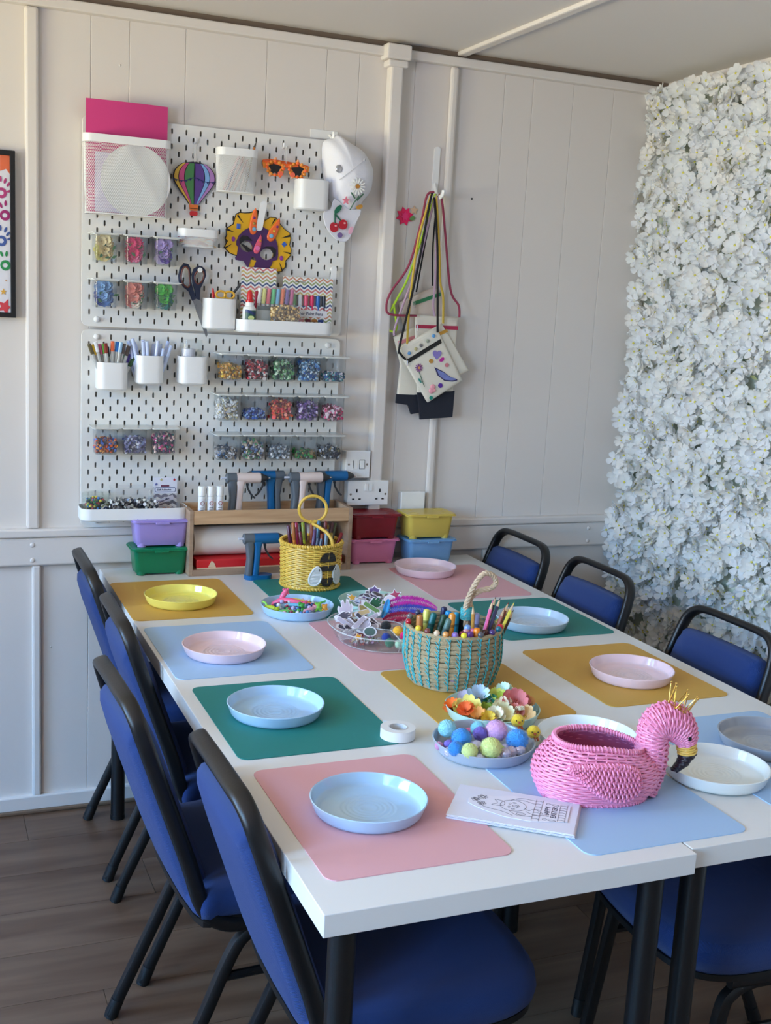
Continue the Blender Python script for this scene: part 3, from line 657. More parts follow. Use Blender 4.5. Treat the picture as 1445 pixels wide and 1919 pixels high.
rows = [  # x positions, z, [(heap label, fill, colours, kind)]
 ([.410, .489, .568, .647, .726], 1.288, 'top row of five', [('yellow', .7, [(230, 190, 60), (246, 236, 200), (236, 170, 70), (200, 140, 40), (150, 120, 60)]), ('red', .88, [(190, 30, 50), (150, 16, 40), (230, 90, 90), (236, 220, 214), (80, 10, 26)]), ('green', .95, [(90, 150, 90), (150, 200, 150), (30, 90, 60), (210, 230, 200), (26, 60, 44)]), ('light blue', .97, [(90, 150, 210), (160, 205, 236), (40, 90, 160), (220, 236, 244), (50, 90, 120)]), ('teal', .45, [(40, 120, 130), (30, 70, 130), (110, 180, 180), (226, 214, 224), (24, 60, 80)])]),
 ([.405, .486, .567, .648, .729], 1.172, 'middle row of five', [('white', .95, [(240, 240, 240), (226, 226, 232), (214, 196, 150), (250, 250, 250), (200, 196, 190)]), ('dark blue', .5, [(30, 60, 140), (50, 90, 180), (20, 36, 90), (150, 180, 220), (24, 40, 90)]), ('orange', .9, [(236, 110, 70), (226, 60, 70), (246, 170, 110), (190, 50, 50), (130, 50, 40)]), ('purple', .85, [(120, 80, 160), (170, 130, 190), (90, 50, 120), (220, 200, 226), (70, 40, 90)]), ('pink', .7, [(236, 120, 160), (246, 180, 200), (190, 40, 90), (240, 220, 226), (120, 24, 50)])]),
 ([.4045, .4845, .5645, .6445, .7245], 1.056, 'bottom row of five', [('smoky blue and silver', .55, [(70, 100, 140), (200, 200, 204), (60, 66, 80), (150, 140, 130), (60, 56, 60)]), ('multicoloured sparkling', .85, [(210, 205, 210), (90, 120, 170), (220, 200, 170), (90, 180, 120), (80, 76, 80)]), ('silver', .62, [(200, 206, 212), (150, 160, 172), (230, 232, 236), (90, 100, 116), (90, 94, 100)]), ('bright green and brown', .42, [(80, 200, 90), (40, 140, 60), (150, 120, 70), (30, 60, 40), (90, 80, 50)]), ('black', .6, [(30, 32, 40), (60, 62, 72), (210, 210, 214), (150, 130, 80), (26, 26, 32)])]),
 ([.060, .1417, .2235], 1.073, 'row of three at the lower left', [('orange and blue clear', .68, [(226, 90, 30), (236, 150, 60), (70, 110, 200), (150, 60, 30), (80, 70, 90)]), ('lilac and white', .72, [(170, 165, 200), (236, 234, 240), (130, 120, 170), (110, 106, 140), (100, 96, 130)]), ('mauve, pink and teal', .9, [(110, 70, 110), (240, 206, 196), (30, 110, 100), (226, 80, 150), (70, 50, 76)])])]
kinds = ['mix', 'gem', 'mix', 'disc']
for ri_, (xs, z, row, items) in enumerate(rows):
    for x, (nm, fill, cols) in zip(xs, items):
        container(f'clear lidded container of {nm} pieces, {row}', x, z)
        heap(f'{nm} beads and gems heaped in a clear container, {row}', 'beads_mix', 'beads', x, z, fill, cols, 'gem' if nm in ('silver', 'multicoloured sparkling') else 'disc' if nm in ('lilac and white',) else 'mix')
fb = [(.0545, 1.597, 'pale yellow', [(244, 226, 176), (246, 222, 160), (240, 234, 150)]), (.137, 1.597, 'hot pink', [(222, 50, 110), (236, 130, 170), (200, 30, 80)]), (.217, 1.597, 'lilac and purple', [(186, 160, 214), (130, 96, 190), (206, 190, 220)]),
      (.055, 1.476, 'light blue', [(140, 180, 222), (110, 150, 210), (90, 110, 190)]), (.1385, 1.476, 'peach and cream', [(226, 140, 124), (236, 222, 206), (220, 120, 110)]), (.2195, 1.476, 'green', [(90, 196, 70), (40, 130, 120), (150, 160, 160)])]
LEAF = mat('leaf_green', (58, 110, 62), .6)
for i, (x, z, nm, cols) in enumerate(fb):
    row = 'upper row of three' if i < 3 else 'second row of three'
    container(f'clear lidded container packed with {nm} fabric flowers, {row}', x, z)
    mm = [mat('petal_%d_%d_%d' % c, c, .7) for c in cols]; pm = []
    for c, m_ in zip(cols, mm):
        pm.append(petal_flower(12 if nm == 'hot pink' else 6, .0172, .0070 if nm == 'hot pink' else .0145, .25, 2).mesh('fabric_flower', [m_, mat('flower_heart', (230, 180, 60), .7)], True, 60))
    pts = [(-.013, .054), (.009, .044), (-.014, .034), (.008, .056), (.008, .024), (-.012, .020), (-.002, .032), (.002, .019), (-.004, .048)]
    for k, (px, pz) in enumerate(pts):
        o = bpy.data.objects.new('fabric_flower', pm[k % 3]); COL.objects.link(o)
        o.location = (x+px*.75-.003, YP-.055+.004*(k % 3), z+pz); o.rotation_euler = rot_to((rnd.uniform(-.4, .2), -1, rnd.uniform(-.2, .5)), rnd.random()*6).to_euler()
        tag(o, f'{nm} fabric flower packed in the clear container, {row}', 'flower', f'{nm} fabric flowers in the container')
    g = G()
    for k in range(26): g.merge(petal_flower(5, .016, .014, .3), Matrix.Translation((x+rnd.uniform(-.012, .010), YP-.037+rnd.uniform(-.01, .016), z+rnd.uniform(.019, .056))) @ rot_to((rnd.uniform(-1, 1), -1, rnd.uniform(-1, 1))), k % 3)
    for k in range(5): g.merge(G().prism([(0, 0), (.004, .008), (0, .018), (-.004, .008)], 0, .0006, 'y'), Matrix.Translation((x+rnd.uniform(-.02, .02), YP-.0615, z+rnd.uniform(.008, .05))) @ Matrix.Rotation(rnd.uniform(-1.5, 1.5), 4, 'Y'), 3)
    tag(stuff(g.ob('petal_filling', mm+[LEAF])), f'{nm} petals and leaves filling the clear container, {row}', 'petals')
# ------------------------------------------------------------------ trays on the pegboards
def tray(label, x0, x1, z, h=.036, d=.1):
    t = wallthing('peg_tray', label, 'tray', (x0+x1)/2, z); w = (x1-x0)/2
    ri = lambda e, zz: [(a, b, zz) for a, b in rrect(-w+e, -d+e, w-e, -.002-e*.3, .03-e, 7)]
    G().loft([ri(.004, 0), ri(0, .004), ri(0, h), ri(.0025, h), ri(.0025, .004)]).ob('body', WPL, t); return t
tray('long white tray on the upper pegboard holding glue and paint pens', .420, .704, 1.4262)
tray('long white tray at the bottom left of the lower pegboard holding bead tubs', -.012, .288, .889)
CHEV = chevron('chevron_print', [(206, 186, 120), (206, 120, 120), (64, 84, 130), (150, 160, 110), (204, 140, 110)], 85, 19)
def chev_card(label, x0, x1, z0, z1, y, holes):
    t = thing('marker_pack', label, 'pack', ((x0+x1)/2, y, z0)); w = (x1-x0)/2
    g = G().prism([(-w, 0), (w, 0), (w, z1-z0), (-w, z1-z0)], 0, .0016, 'y', holes=[[(a-(x0+x1)/2, b-z0) for a, b in h] for h in holes])
    g.ob('card_front', CHEV, t, False)
    G().box((-w, .012, 0), (w, .0135, z1-z0-.03)).ob('card_back', mat('pack_white', (224, 222, 220), .5), t, False)
    return t
t = chev_card('zigzag printed card of the marker pack standing behind the glue bottle', .440, .544, 1.432, 1.6085, -.05, [[(.478, 1.594), (.508, 1.594), (.508, 1.598), (.478, 1.598)]])
t = chev_card('wide zigzag printed pack of paint pens at the right of the upper tray', .563, .716, 1.432, 1.589, -.055, [[(.582, 1.508), (.696, 1.508), (.696, 1.538), (.582, 1.538)], [(.60, 1.574), (.632, 1.574), (.632, 1.578), (.60, 1.578)]])
pens = [(60, 40, 30), (70, 150, 50), (232, 232, 232), (236, 96, 130), (226, 50, 100), (50, 110, 190), (34, 40, 56)]
for i, c in enumerate(pens):
    o = G().tube([(-.0605+.0185*i+.002, .0055, .06), (-.0605+.0185*i+.002, .0055, .108)], .0062, 10).ob('paint_pen', mat('cap_%d_%d_%d' % c, c, .3), t)
    o['label'] = ['dark brown', 'green', 'white', 'pink', 'rose', 'blue', 'black'][i]+' pen cap in the pack window'
G().prism(rrect(-.052, .044, .062, .064, .006), -.0012, -.0004, 'y').ob('label_plate', mat('label_white', (232, 232, 236), .5), t, False)
text('Leather Paint Pens', .0125, t, mat('navy_ink', (40, 44, 80), .5), wallM(.002, -.0014, .0535), bold=.0002)
for i, c in enumerate([(120, 30, 30), (190, 40, 40), (110, 30, 50), (170, 110, 50), (30, 60, 130)]):
    G().box((-.045+.02*i, -.001, .030), (-.028+.02*i, 0, .038)).ob('colour_patch', mat('patch_%d_%d_%d' % c, c, .4), t, False)
# clear pack of neon markers leaning in front
t = thing('marker_pack', 'clear pack of pastel and neon markers leaning in the upper tray', 'pack', (.532, -.082, 1.432))
for i, (nm, c) in enumerate((('white', (238, 238, 236)), ('yellow', (226, 226, 120)), ('coral', (236, 106, 120)), ('green', (80, 200, 120)), ('sky blue', (120, 190, 230)), ('orange', (240, 120, 70)), ('purple', (120, 90, 160)), ('magenta', (196, 90, 140)))):
    x = -.047+.0138*i
    m_ = G().tube([(x, .012, .04), (x+.0035, .016, .075)], .0052, 10).ob('marker', mat('marker_body_grey', (196, 200, 200), .35), t)
    c_ = G().tube([(x+.0035, .016, .076), (x+.008, .02, .119)], .0058, 10).ob('cap', mat('cap_%d_%d_%d' % c, c, .3), m_); c_['label'] = nm+' marker cap'
G().box((-.052, .003, .004), (.05, .0045, .066)).ob('paper_insert', mat('insert_grey', (186, 196, 196), .4), t, False)
G().box((-.05, .0024, .058), (.05, .003, .07)).ob('insert_band', mat('insert_dark', (90, 100, 100), .4), t, False)
for i in range(3): G().box((.012+.002*i, .002, .042-.009*i), (.046, .0029, .0435-.009*i)).ob('print_line', mat('insert_dark', (90, 100, 100)), t, False)
G().prism([(-.056, .0), (.058, .0), (.064, .125), (-.044, .125)], 0, .001, 'y').prism([(-.056, .0), (.058, .0), (.064, .125), (-.044, .125)], .026, .027, 'y').ob('clear_case', CLEAR, t, False)
# second white-and-red pack edge beside it
tag(G().box((.478, -.066, 1.432), (.496, -.058, 1.543)).ob('marker', mat('cap_crimson', (170, 30, 60), .4), None, bev=.003), 'crimson marker peeping out between the glue bottle and the clear pack', 'marker')
# glue bottle
t = thing('glue_bottle', 'white glue bottle with a red cap and a green label in the upper tray', 'bottle', (.456, -.088, 1.432))
G().lathe([(0, 0), (.018, 0), (.0195, .004), (.0195, .055), (.0175, .063), (.012, .068), (.012, .078), (0, .078)], 24).ob('body', mat('glue_white', (236, 236, 234), .35), t)
G().lathe([(0, .078), (.0115, .078), (.0115, .083), (.0085, .086), (.0075, .104), (.004, .112), (0, .1125)], 20).ob('cap', mat('cap_red', (206, 36, 40), .3), t)
L_ = G(); L_.loft([[(.0198*math.cos(R(a)), .0198*math.sin(R(a)), z) for a in range(-145, -34, 10)]+[(.0193*math.cos(R(a)), .0193*math.sin(R(a)), z) for a in range(-35, -146, -10)] for z in (.018, .056)]).ob('label_wrap', mat('label_green', (34, 84, 72), .4), t)
G().loft([[(.0201*math.cos(R(a)), .0201*math.sin(R(a)), z+.004*math.sin(R(a*2))) for a in range(-140, -39, 10)]+[(.0194*math.cos(R(a)), .0194*math.sin(R(a)), z) for a in range(-40, -141, -10)] for z in (.046, .054)]).ob('label_band', mat('label_navy', (36, 56, 110), .4), t)
G().prism(ellp(0, .035, .009, .006), -.0207, -.0199, 'y').ob('label_emblem', mat('label_lime', (206, 222, 150), .4), t, False)
# gold findings in a clear bag
heap('gold coloured charms in a clear bag at the front of the upper tray', 'beads_mix', 'charms', .563, 1.438, 1.15, [(226, 186, 110), (190, 150, 80), (240, 214, 160), (130, 100, 60)], 'bead', 220, .085, .03, .062, -.078)
t = thing('zip_bag', 'clear plastic bag of gold coloured charms in the upper tray', 'bag', (.565, -.1, 1.433))
G().pillow([(-.05, 0), (.05, 0), (.054, .03), (.045, .058), (.02, .08), (0, .072), (-.02, .076), (-.042, .05)], .0, -.012, 'y').ob('film', CLEAR, t)
# pen and scissors in the second cup
t = thing('marker', 'red pen standing in the white cup left of the upper tray', 'marker', (.366, -.05, 1.436))
G().tube([(0, 0, 0), (-.006, 0, .085)], .004, 8).ob('barrel', mat('cap_red', (206, 36, 40)), t); G().tube([(-.006, 0, .085), (-.0085, 0, .108)], [.0055, .002], 8).ob('cap', mat('cap_red', (206, 36, 40)), t)
t = thing('scissors', 'small scissors with yellow handles in the white cup left of the upper tray', 'scissors', (.392, -.058, 1.44))
for sg in (1, -1): G().tube([(sg*.0125+.014*math.cos(a), 0, .087+.01*math.sin(a)) for a in [2*PI*i/18 for i in range(18)]], .0032, 8, True).ob('handle', mat('handle_yellow', (228, 176, 60), .35), t)
G().tube([(0, 0, .079), (.002, 0, .0)], .004, 6, ell=.3).ob('blade', STEEL, t)
t = thing('scissors', 'black handled tool sticking up right of the yellow scissors', 'tool', (.405, -.045, 1.44)); G().tube([(0, 0, 0), (.012, 0, .09), (.036, 0, .122)], .004, 8, ell=.6).ob('handle', mat('dark_grey_plastic', (60, 62, 64), .4), t)
# coloured pens in the third cup
PN = [('olive', (100, 90, 60), -.036, -.02), ('yellow', (240, 196, 50), -.03, -.012), ('white', (234, 236, 238), -.026, -.02), ('pink', (232, 110, 160), -.018, -.008), ('green', (90, 150, 60), -.012, -.016), ('dark red', (130, 50, 40), -.010, -.03), ('black', (24, 24, 26), -.005, -.004), ('orange', (232, 110, 70), .002, -.026), ('blue', (50, 120, 200), .010, -.022), ('pale blue', (160, 196, 224), .016, -.026), ('brown grey', (110, 96, 90), .022, -.018), ('dark brown', (86, 72, 66), .03, -.016), ('emerald', (30, 150, 110), .02, 0), ('violet', (84, 60, 150), .028, -.004), ('dark green', (50, 84, 50), .036, -.006)]
for i, (nm, c, tx, ty) in enumerate(PN):
    t = thing('marker', f'felt pen with {nm} cap standing in the white pen cup on the lower pegboard', 'marker', (.076+tx*.5, -.056+ty*.45+.004, 1.258), 0, 'capped felt pens in the pen cup')
    b0 = Vector((0, 0, 0)); ln = [.118, .116, .125, .118, .12, .122, .112, .128, .127, .126, .122, .116, .092, .094, .086][i]
    d = Vector((tx*1.15-.004 if i < 12 else tx*1.25, ty*.5, ln)); e = b0+d; m1 = b0+d*(1-.027/ln)
    G().tube([b0, m1], .0048, 8).ob('barrel', mat('pen_grey', (190, 190, 186), .35), t)
    G().tube([m1, e], [.0056, .0053], 8).ob('cap', mat('cap_%d_%d_%d' % c, c, .3), t)
for i in range(17):
    x = .148+.0038*i; o = thing('glue_rod', 'clear bluish glue rod standing in the white cup on the lower pegboard', 'glue stick', (x, -.042-.012*(i % 3), 1.28), 0, 'clear glue rods in the cup')
    G().tube([(0, 0, 0), ((x-.179)*1.0+rnd.uniform(-.008, .008), rnd.uniform(-.01, .005), rnd.uniform(.088, .116))], .0049, 10).ob('rod', mat('glue_clear', (204, 216, 246), .2, spec=.6), o)
t = thing('glass_jar', 'small clear glass jar with white contents standing in the third white cup', 'jar', (.302, -.04, 1.279))
G().loft([[(a, b, z) for a, b in rrect(-.031, -.024, .031, .024, r, 5)] for z, r in ((0, .02), (.095, .02), (.112, .023), (.118, .0235))]).ob('glass', CLEARG, t)
G().tube([(-.008, 0, .02), (-.008, 0, .092)], .019, 20).ob('contents', mat('chalk_white', (226, 226, 240), .6), t)
# bottom left tray: tub, bag of eyes, foam shape pack
t = thing('bead_tub', 'round clear tub of coloured beads at the left of the lower tray', 'tub', (.035, -.06, .896))
G().lathe([(0, 0), (.036, 0), (.037, .003), (.037, .05), (.0355, .05), (.0355, .004), (0, .004)], 36).ob('tub', CLEARG, t)
G().lathe([(0, .066), (.036, .066), (.0385, .064), (.0385, .051), (.0375, .051), (.0375, .063), (0, .063)], 36).ob('lid', CLEARG, t)
G().loft([[(.0374*math.cos(R(a)), .0374*math.sin(R(a)), z) for a in range(-75, 16, 10)]+[(.0372*math.cos(R(a)), .0372*math.sin(R(a)), z) for a in range(15, -76, -10)] for z in (.012, .038)]).ob('label_wrap', CHEV, t)
heap('red, blue, green and yellow beads in the round clear tub', 'beads_mix', 'beads', .035, .900, .85, [(200, 50, 60), (40, 120, 200), (40, 120, 50), (220, 200, 60), (30, 40, 30)], 'bead', 90, .05, .05, .06, -.064)
heap('black and white craft eyes heaped in the clear box of the lower tray', 'beads_mix', 'craft eyes', .137, .900, .78, [(40, 40, 48), (226, 226, 230), (90, 90, 100), (200, 200, 190), (60, 60, 66)], 'disc', 240, .13, .05, .062, -.085)
t = thing('clear_box', 'clear plastic box of craft eyes in the middle of the lower tray', 'box', (.136, -.062, .8935))
G().loft([[(a, b, z) for a, b in rrect(-.057+e, -.03+e, .057-e, .03-e, .008, 3)] for z, e in ((0, .002), (.003, 0), (.085, -.002), (.085, 0), (.005, .0025))]).ob('box', CLEAR, t)
t = thing('foam_shape_pack', 'hanging pack of foam shapes with white header card at the right of the lower tray', 'pack', (.233, -.05, .897), 0)
G().prism([(-.034, .058), (.034, .058), (.034, .105), (-.034, .105)], 0, .0012, 'y').ob('header_card', mat('header_white', (226, 228, 240), .5), t, False)
G().prism([(-.034, 0), (.034, 0), (.034, .058), (-.034, .058)], .003, .004, 'y').ob('pattern_card', chevron('chevron_grey', [(110, 100, 120), (90, 80, 90)], 90, 26), t, False)
G().prism(rrect(-.03, .062, .03, .076, .005), -.001, -.0002, 'y').ob('title_border', mat('navy_border', (70, 84, 130), .5), t, False)
G().prism(rrect(-.0285, .0632, .0285, .0748, .004), -.0014, -.001, 'y').ob('title_plate', mat('header_white', (226, 228, 240)), t, False)
G().box((-.013, -.0012, .0775), (.011, -.0002, .083)).ob('title_tab', mat('tab_mauve', (120, 70, 90), .5), t, False)
text('Self Adhesive', .0075, t, mat('navy_ink', (40, 44, 80)), wallM(-.003, -.0016, .069), bold=.0002)
b_ = G().prism([(-.032, .022), (.026, .042), (.022, .054), (-.036, .034)], -.0024, -.0014, 'y').ob('banner', mat('banner_grey', (206, 200, 210), .5), t, False)
text('Foam Mix', .0085, t, mat('banner_ink', (70, 50, 80), .5), wallM(-.004, -.0027, .0385) @ Matrix.Rotation(.36, 4, 'Z'), bold=.0002)
for x, z, c in ((.026, .098, (190, 50, 70)), (-.012, .098, (200, 190, 130)), (-.026, .085, (90, 100, 160))): G().prism(starp(x, z, .005, .0022, 5), -.001, 0, 'y').ob('printed_star', mat('star_%d' % c[0], c, .5), t, False)
G().pillow([(-.036, 0), (.036, 0), (.036, .058), (-.036, .058)], .0, -.014, 'y').ob('film', CLEAR, t)
heap('green and yellow foam shapes at the bottom of the hanging pack', 'foam_shapes', 'foam shapes', .236, .894, .32, [(60, 140, 70), (220, 200, 120), (190, 220, 190), (210, 130, 80)], 'disc', 26, .05, .008, .06, -.036)
# ------------------------------------------------------------------ ornaments on the pegboard
def cen(P): return (sum(q[0] for q in P)/len(P), sum(q[1] for q in P)/len(P))
def rel(P, c): return [(q[0]-c[0], q[1]-c[1]) for q in P]
def grow(P, d):
    c = cen(P); return [(q[0]+d*(q[0]-c[0])/max(1e-6, math.hypot(q[0]-c[0], q[1]-c[1])), q[1]+d*(q[1]-c[1])/max(1e-6, math.hypot(q[0]-c[0], q[1]-c[1]))) for q in P]
def flat(name, P, y0, y1, m, parent, holes=(), bev=0): return G().prism(P, y0, y1, 'y', holes=holes).ob(name, m, parent, False, bev)
def cm(c, rough=.5): return mat('felt_%d_%d_%d' % c, c, rough)
# hot-air balloon
t = thing('balloon_ornament', 'hanging hot-air balloon ornament with rainbow stripes on the pegboard', 'ornament', (.3025, -.03, 1.74))
def bw(z):      # half width of the envelope at height z
    pr = [(.032, .013), (.05, .026), (.07, .042), (.088, .055), (.103, .0585), (.118, .055), (.132, .044), (.141, .03), (.1465, .0)]
    for (a, b), (c, d) in zip(pr, pr[1:]):
        if a <= z <= c: return b+(d-b)*(z-a)/(c-a)
    return 0
zs = [.032+.1145*i/20 for i in range(21)]
flat('backing', [(bw(z)+.002, z) for z in zs]+[(-bw(z)-.002, z) for z in reversed(zs)], 0, .005, cm((34, 28, 50)), t)
for a, b, c in ((-1, -.77, (222, 180, 70)), (-.77, -.49, (200, 80, 130)), (-.49, -.02, (74, 136, 80)), (.02, .5, (92, 62, 140)), (.5, .75, (130, 176, 226)), (.75, 1, (176, 128, 190))):
    e = .025*(1 if a > -1 else 0); G().prism([(bw(z)*(b-.02), z) for z in zs[:-1]]+[(bw(z)*(a+.02), z) for z in reversed(zs[:-1])], -.0022, 0, 'y').ob('gore', cm(c), t, False)
flat('basket', [(-.013, .03), (.013, .03), (.0105, .014), (-.0105, .014)], -.002, .004, cm((230, 120, 50)), t); flat('basket_base', rrect(-.0105, 0, .0105, .0125, .004), -.003, .004, cm((206, 44, 50)), t)
G().tube([(-.0125, -.003, .0195), (.0125, -.003, .0195)], .0008, 5).ob('basket_stitch', INK, t)
g = G(); ln = cr([(-.061, -.0035, .096), (-.03, -.0035, .092), (0, -.0035, .103), (.03, -.0035, .094), (.063, -.0035, .096)], 5); g.tube(ln, .0009, 5)
for i in range(2, 19, 2): q = ln[i]; g.prism([(q.x-.003, q.z), (q.x+.003, q.z), (q.x, q.z-.006)], -.004, -.003, 'y')
g.ob('bunting', mat('bunting_navy', (44, 50, 110), .6), t)
g = G(); g.tube(cr([(-.001, 0, .145), (-.004, 0, .175), (.0, .004, .20), (.003, 0, .175), (.001, 0, .145)], 4), .0009, 5); g.ob('string', mat('string_white', (226, 224, 216), .8), t)
def peg_hook(label, x, z, ln=.02):
    t = wallthing('peg_hook', label, 'hook', x, z, 'small white peg hooks'); G().tube(cr([(0, .004, 0), (0, -ln*.8, 0), (0, -ln, .004), (0, -ln, .012)], 4), .0028, 8).ob('arm', WPL, t); return t
peg_hook('small white peg hook holding the balloon ornament', .3025, 1.937, .014); peg_hook('small white peg hook holding the orange party glasses', .556, 1.948, .02)
# orange party glasses hanging by a cord
OR = mat('neon_orange', (250, 104, 40), .4); t = thing('party_glasses', 'neon orange party glasses with dark star lenses on the pegboard', 'glasses', (.56, -.05, 1.893))
G().tube(cr([(-.066, 0, .006), (-.03, -.004, .008), (0, -.005, .004), (.03, -.004, .006), (.066, 0, .0)], 5), .0055, 8, ell=.5).ob('brow_bar', OR, t)
G().tube(cr([(-.066, .0, .008), (-.04, .02, .014), (0, .026, .013), (.04, .02, .009), (.066, 0, .003)], 5), .0075, 8, ell=.5).ob('headband', OR, t)
for sx in (-1, 1):
    cx = sx*.033; l = flat('lens', starp(cx, -.006, .021, .0125, 5), -.006, -.0035, mat('lens_dark', (30, 26, 26), .15), t)
    st = starp(cx, -.006, .0255, .0165, 5); G().tube([(a, -.005, b) for a, b in st], .0033, 6, True).ob('star_frame', mat('orange_glitter', (240, 140, 40), .35, bump=.5, bscale=900), t)
    for k in range(5): q = st[2*k]; G().sph((q[0], -.008, q[1]), .0042, 8, 5, (1, .5, 1)).ob('bead', OR if k % 2 else mat('bead_peach', (250, 170, 120), .3), t)
    for k in range(12): a = 2*PI*k/12; G().sph((cx+.0245*math.cos(a), -.008, -.006+.0185*math.sin(a)), .0048, 8, 5, (1, .6, 1)).ob('bead', (OR, mat('orange_glitter', (240, 140, 40)), mat('bead_amber', (236, 150, 60), .3))[k % 3], t)
    flat('charm', rrect(sx*.018-.007, -.026, sx*.018+.007, -.0135, .005), -.011, -.005, mat('coral_charm', (255, 110, 80), .4), t)
    flat('cat_ear', [(sx*.05, .004), (sx*.07, .008), (sx*.066, -.01)], -.006, -.002, mat('orange_glitter', (240, 140, 40)), t)
g = G().tube([(-.002, .0, .01), (-.003, -.0, .058)], .001, 5).tube([(.002, .0, .01), (.001, 0, .058)], .001, 5); g.ob('string', mat('string_white', (226, 224, 216)), t)
# dinosaur mask made of felt
c = cen(D['frill']); t = thing('dinosaur_mask', 'yellow and purple felt horned dinosaur mask on the pegboard', 'mask', (c[0], -.03, c[1]))
r_ = lambda k: rel(D[k], c)
flat('backing', grow(r_('frill'), .003), .001, .003, cm((26, 20, 20)), t, holes=[r_('eyeL'), r_('eyeR'), r_('nosehole')])
flat('frill', r_('frill'), -.0015, .001, cm((226, 172, 22)), t, holes=[r_('eyeL'), r_('eyeR'), r_('nosehole')])
flat('face', r_('face'), -.004, -.0015, cm((74, 36, 92)), t, holes=[r_('eyeL'), r_('eyeR'), r_('nosehole')])
for k in ('lid1', 'lid2', 'lid3'): flat('eyelid', r_(k), -.0052, -.0042, cm((24, 20, 26)), t)
for k, m_ in (('horn1', (240, 110, 50)), ('horn2', (240, 110, 50)), ('nosehorn', (222, 92, 120))):
    h = G().pillow(r_(k), -.004, -.004, 'y', flat=.7).ob('horn', mat('horn_%d' % m_[1], m_, .35), t); h['label'] = 'orange horn' if m_[1] == 110 else 'pink nose horn'
for dd in D['darts']: flat('stripe', rel(dd, c), -.0024, -.0015, cm((20, 18, 16)), t)
for i, (q, r0, cc) in enumerate(zip(rel(D['mgems'], c), (.0072, .0072, .0068, .0068, .0038, .004, .0062, .0038, .004, .0066, .004, .008), ((46, 96, 190), (46, 96, 190), (140, 50, 150), (140, 50, 150), (120, 30, 110), (170, 140, 60), (120, 180, 214), (120, 30, 110), (224, 190, 70), (120, 180, 214), (224, 130, 60), (226, 110, 170)))):
    y = -.0015 if i < 4 else -.009
    p_ = rrect(q[0]-r0*.8, q[1]-r0, q[0]+r0*.8, q[1]+r0, r0*.2 if i < 2 else r0*.7, 3) if i < 4 else ellp(q[0], q[1], r0, r0, 10)
    if i == 1: p_ = ellp(q[0], q[1], r0*1.2, r0*1.2, 4)
    G().pillow(p_, y, -.003, 'y', flat=.5, n=2).ob('gem', mat('gem_%d_%d_%d' % cc, cc, .12, spec=.8), t)
t = wallthing('flat_hook', 'flat white hook above the dinosaur mask, like an ice-lolly stick', 'hook', .503, 1.79); G().prism([(q[0]+q[1]*.16, q[1]) for q in rrect(-.0095, -.078, .0095, .006, .009)], -.018, -.015, 'y').box((-.003, -.016, -.004), (.003, .004, .002)).ob('blade', WPL, t, bev=.0008)
t = wallthing('flat_hook', 'flat white hook at the right edge of the upper pegboard', 'hook', .722, 1.585); G().prism([(q[0]+q[1]*.05, q[1]) for q in rrect(-.0085, -.042, .0085, .042, .0082)], -.02, -.016, 'y').box((-.004, -.016, .03), (.004, .004, .038)).ob('blade', WPL, t, bev=.0008)
# big scissors
c = cen(D['blade']); t = thing('scissors', 'large scissors with navy and brown handles hanging on the pegboard', 'scissors', (c[0], -.045, c[1]))
r_ = lambda k: rel(D[k], c)
G().prism(r_('blade'), -.001, .0015, 'y').ob('blade', STEEL, t, False)
for a in ('sh1', 'sh2'):
    h = G().prism(r_(a), -.005, .005, 'y', holes=[r_(a+'h')]).ob('handle', mat('navy_rubber', (28, 38, 66), .5), t, False, .0018)
    G().tube([(q[0], -.0052, q[1]) for q in cr([(q[0], q[1], 0) for q in r_(a+'h')], 3, True)], .0022, 6, True).ob('grip_lining', mat('brown_rubber', (110, 60, 48), .5), h)
q = r_('sknob'); G().tube([(q[0][0], -.004, q[0][1]), (q[0][0], .002, q[0][1])], .0042, 12).ob('screw', STEEL, t)
t = wallthing('wall_peg', 'white round peg that the large scissors hang from', 'hook', D['sknob'][1][0], D['sknob'][1][1]); G().tube([(0, .004, 0), (0, -.03, 0)], .0045, 10).tube([(0, -.03, 0), (0, -.036, 0)], .0068, 16).ob('knob', WPL, t, bev=.001)
# cap
c = cen(D['crown']); t = thing('baseball_cap', 'white baseball cap with embroidered patches hanging at the top right of the pegboard', 'cap', (c[0], -.045, c[1]))
CANV = mat('white_cotton', (236, 236, 242), .8, bump=.15, bscale=300)
crp = [(q[0], q[1]) for q in cr([(a, b, 0) for a, b in rel(D['crown'], c)], 3, True)]
G().pillow(crp, .02, -.075, 'y', n=7, flat=.25).ob('crown', CANV, t, ang=80)
brp = [(q[0], q[1]) for q in cr([(a, b, 0) for a, b in rel(D['brim'], c)], 3, True)]
bo = G().loft([[(a, -.012-.5*abs(a-(-.0)-.0)*.3, b) for a, b in brp], [(a, -.018-.15*abs(a), b) for a, b in brp]]).ob('brim', CANV, t)
G().tube([(a*1.005, -.016-.15*abs(a), b*1.005) for a, b in brp], .0022, 6, True).ob('brim_piping', CANV, t)
fy = lambda q: -.058
seam = mat('seam_grey', (206, 206, 214), .8)
def capy(x, z): return .018-.075*math.sqrt(max(.0, 1-min(1, (x/.083)**2*.9+(z/.155)**2*.9)))-.004
G().tube([(x, capy(x, z), z) for x, z in [(-.045+.014*i, -.02+.012*i) for i in range(6)]], .0008, 5).ob('seam', seam, t)
cd_ = rel(D['capdeco'], c); bd = rel(D['brimdeco'], c)
def patch(name, P, m, lab=None, y=None, th=.002, parent=None):
    k = cen(P); yy = y if y is not None else capy(*k); o = G().prism(P, yy-th, yy+.003, 'y').ob(name, m, parent or t, False)
    if lab: o['label'] = lab
    return o
x, z = cd_[0]; dz = patch('daisy_patch', ellp(x, z, .006, .006, 12), cm((190, 130, 50)), 'embroidered daisy', th=.004)
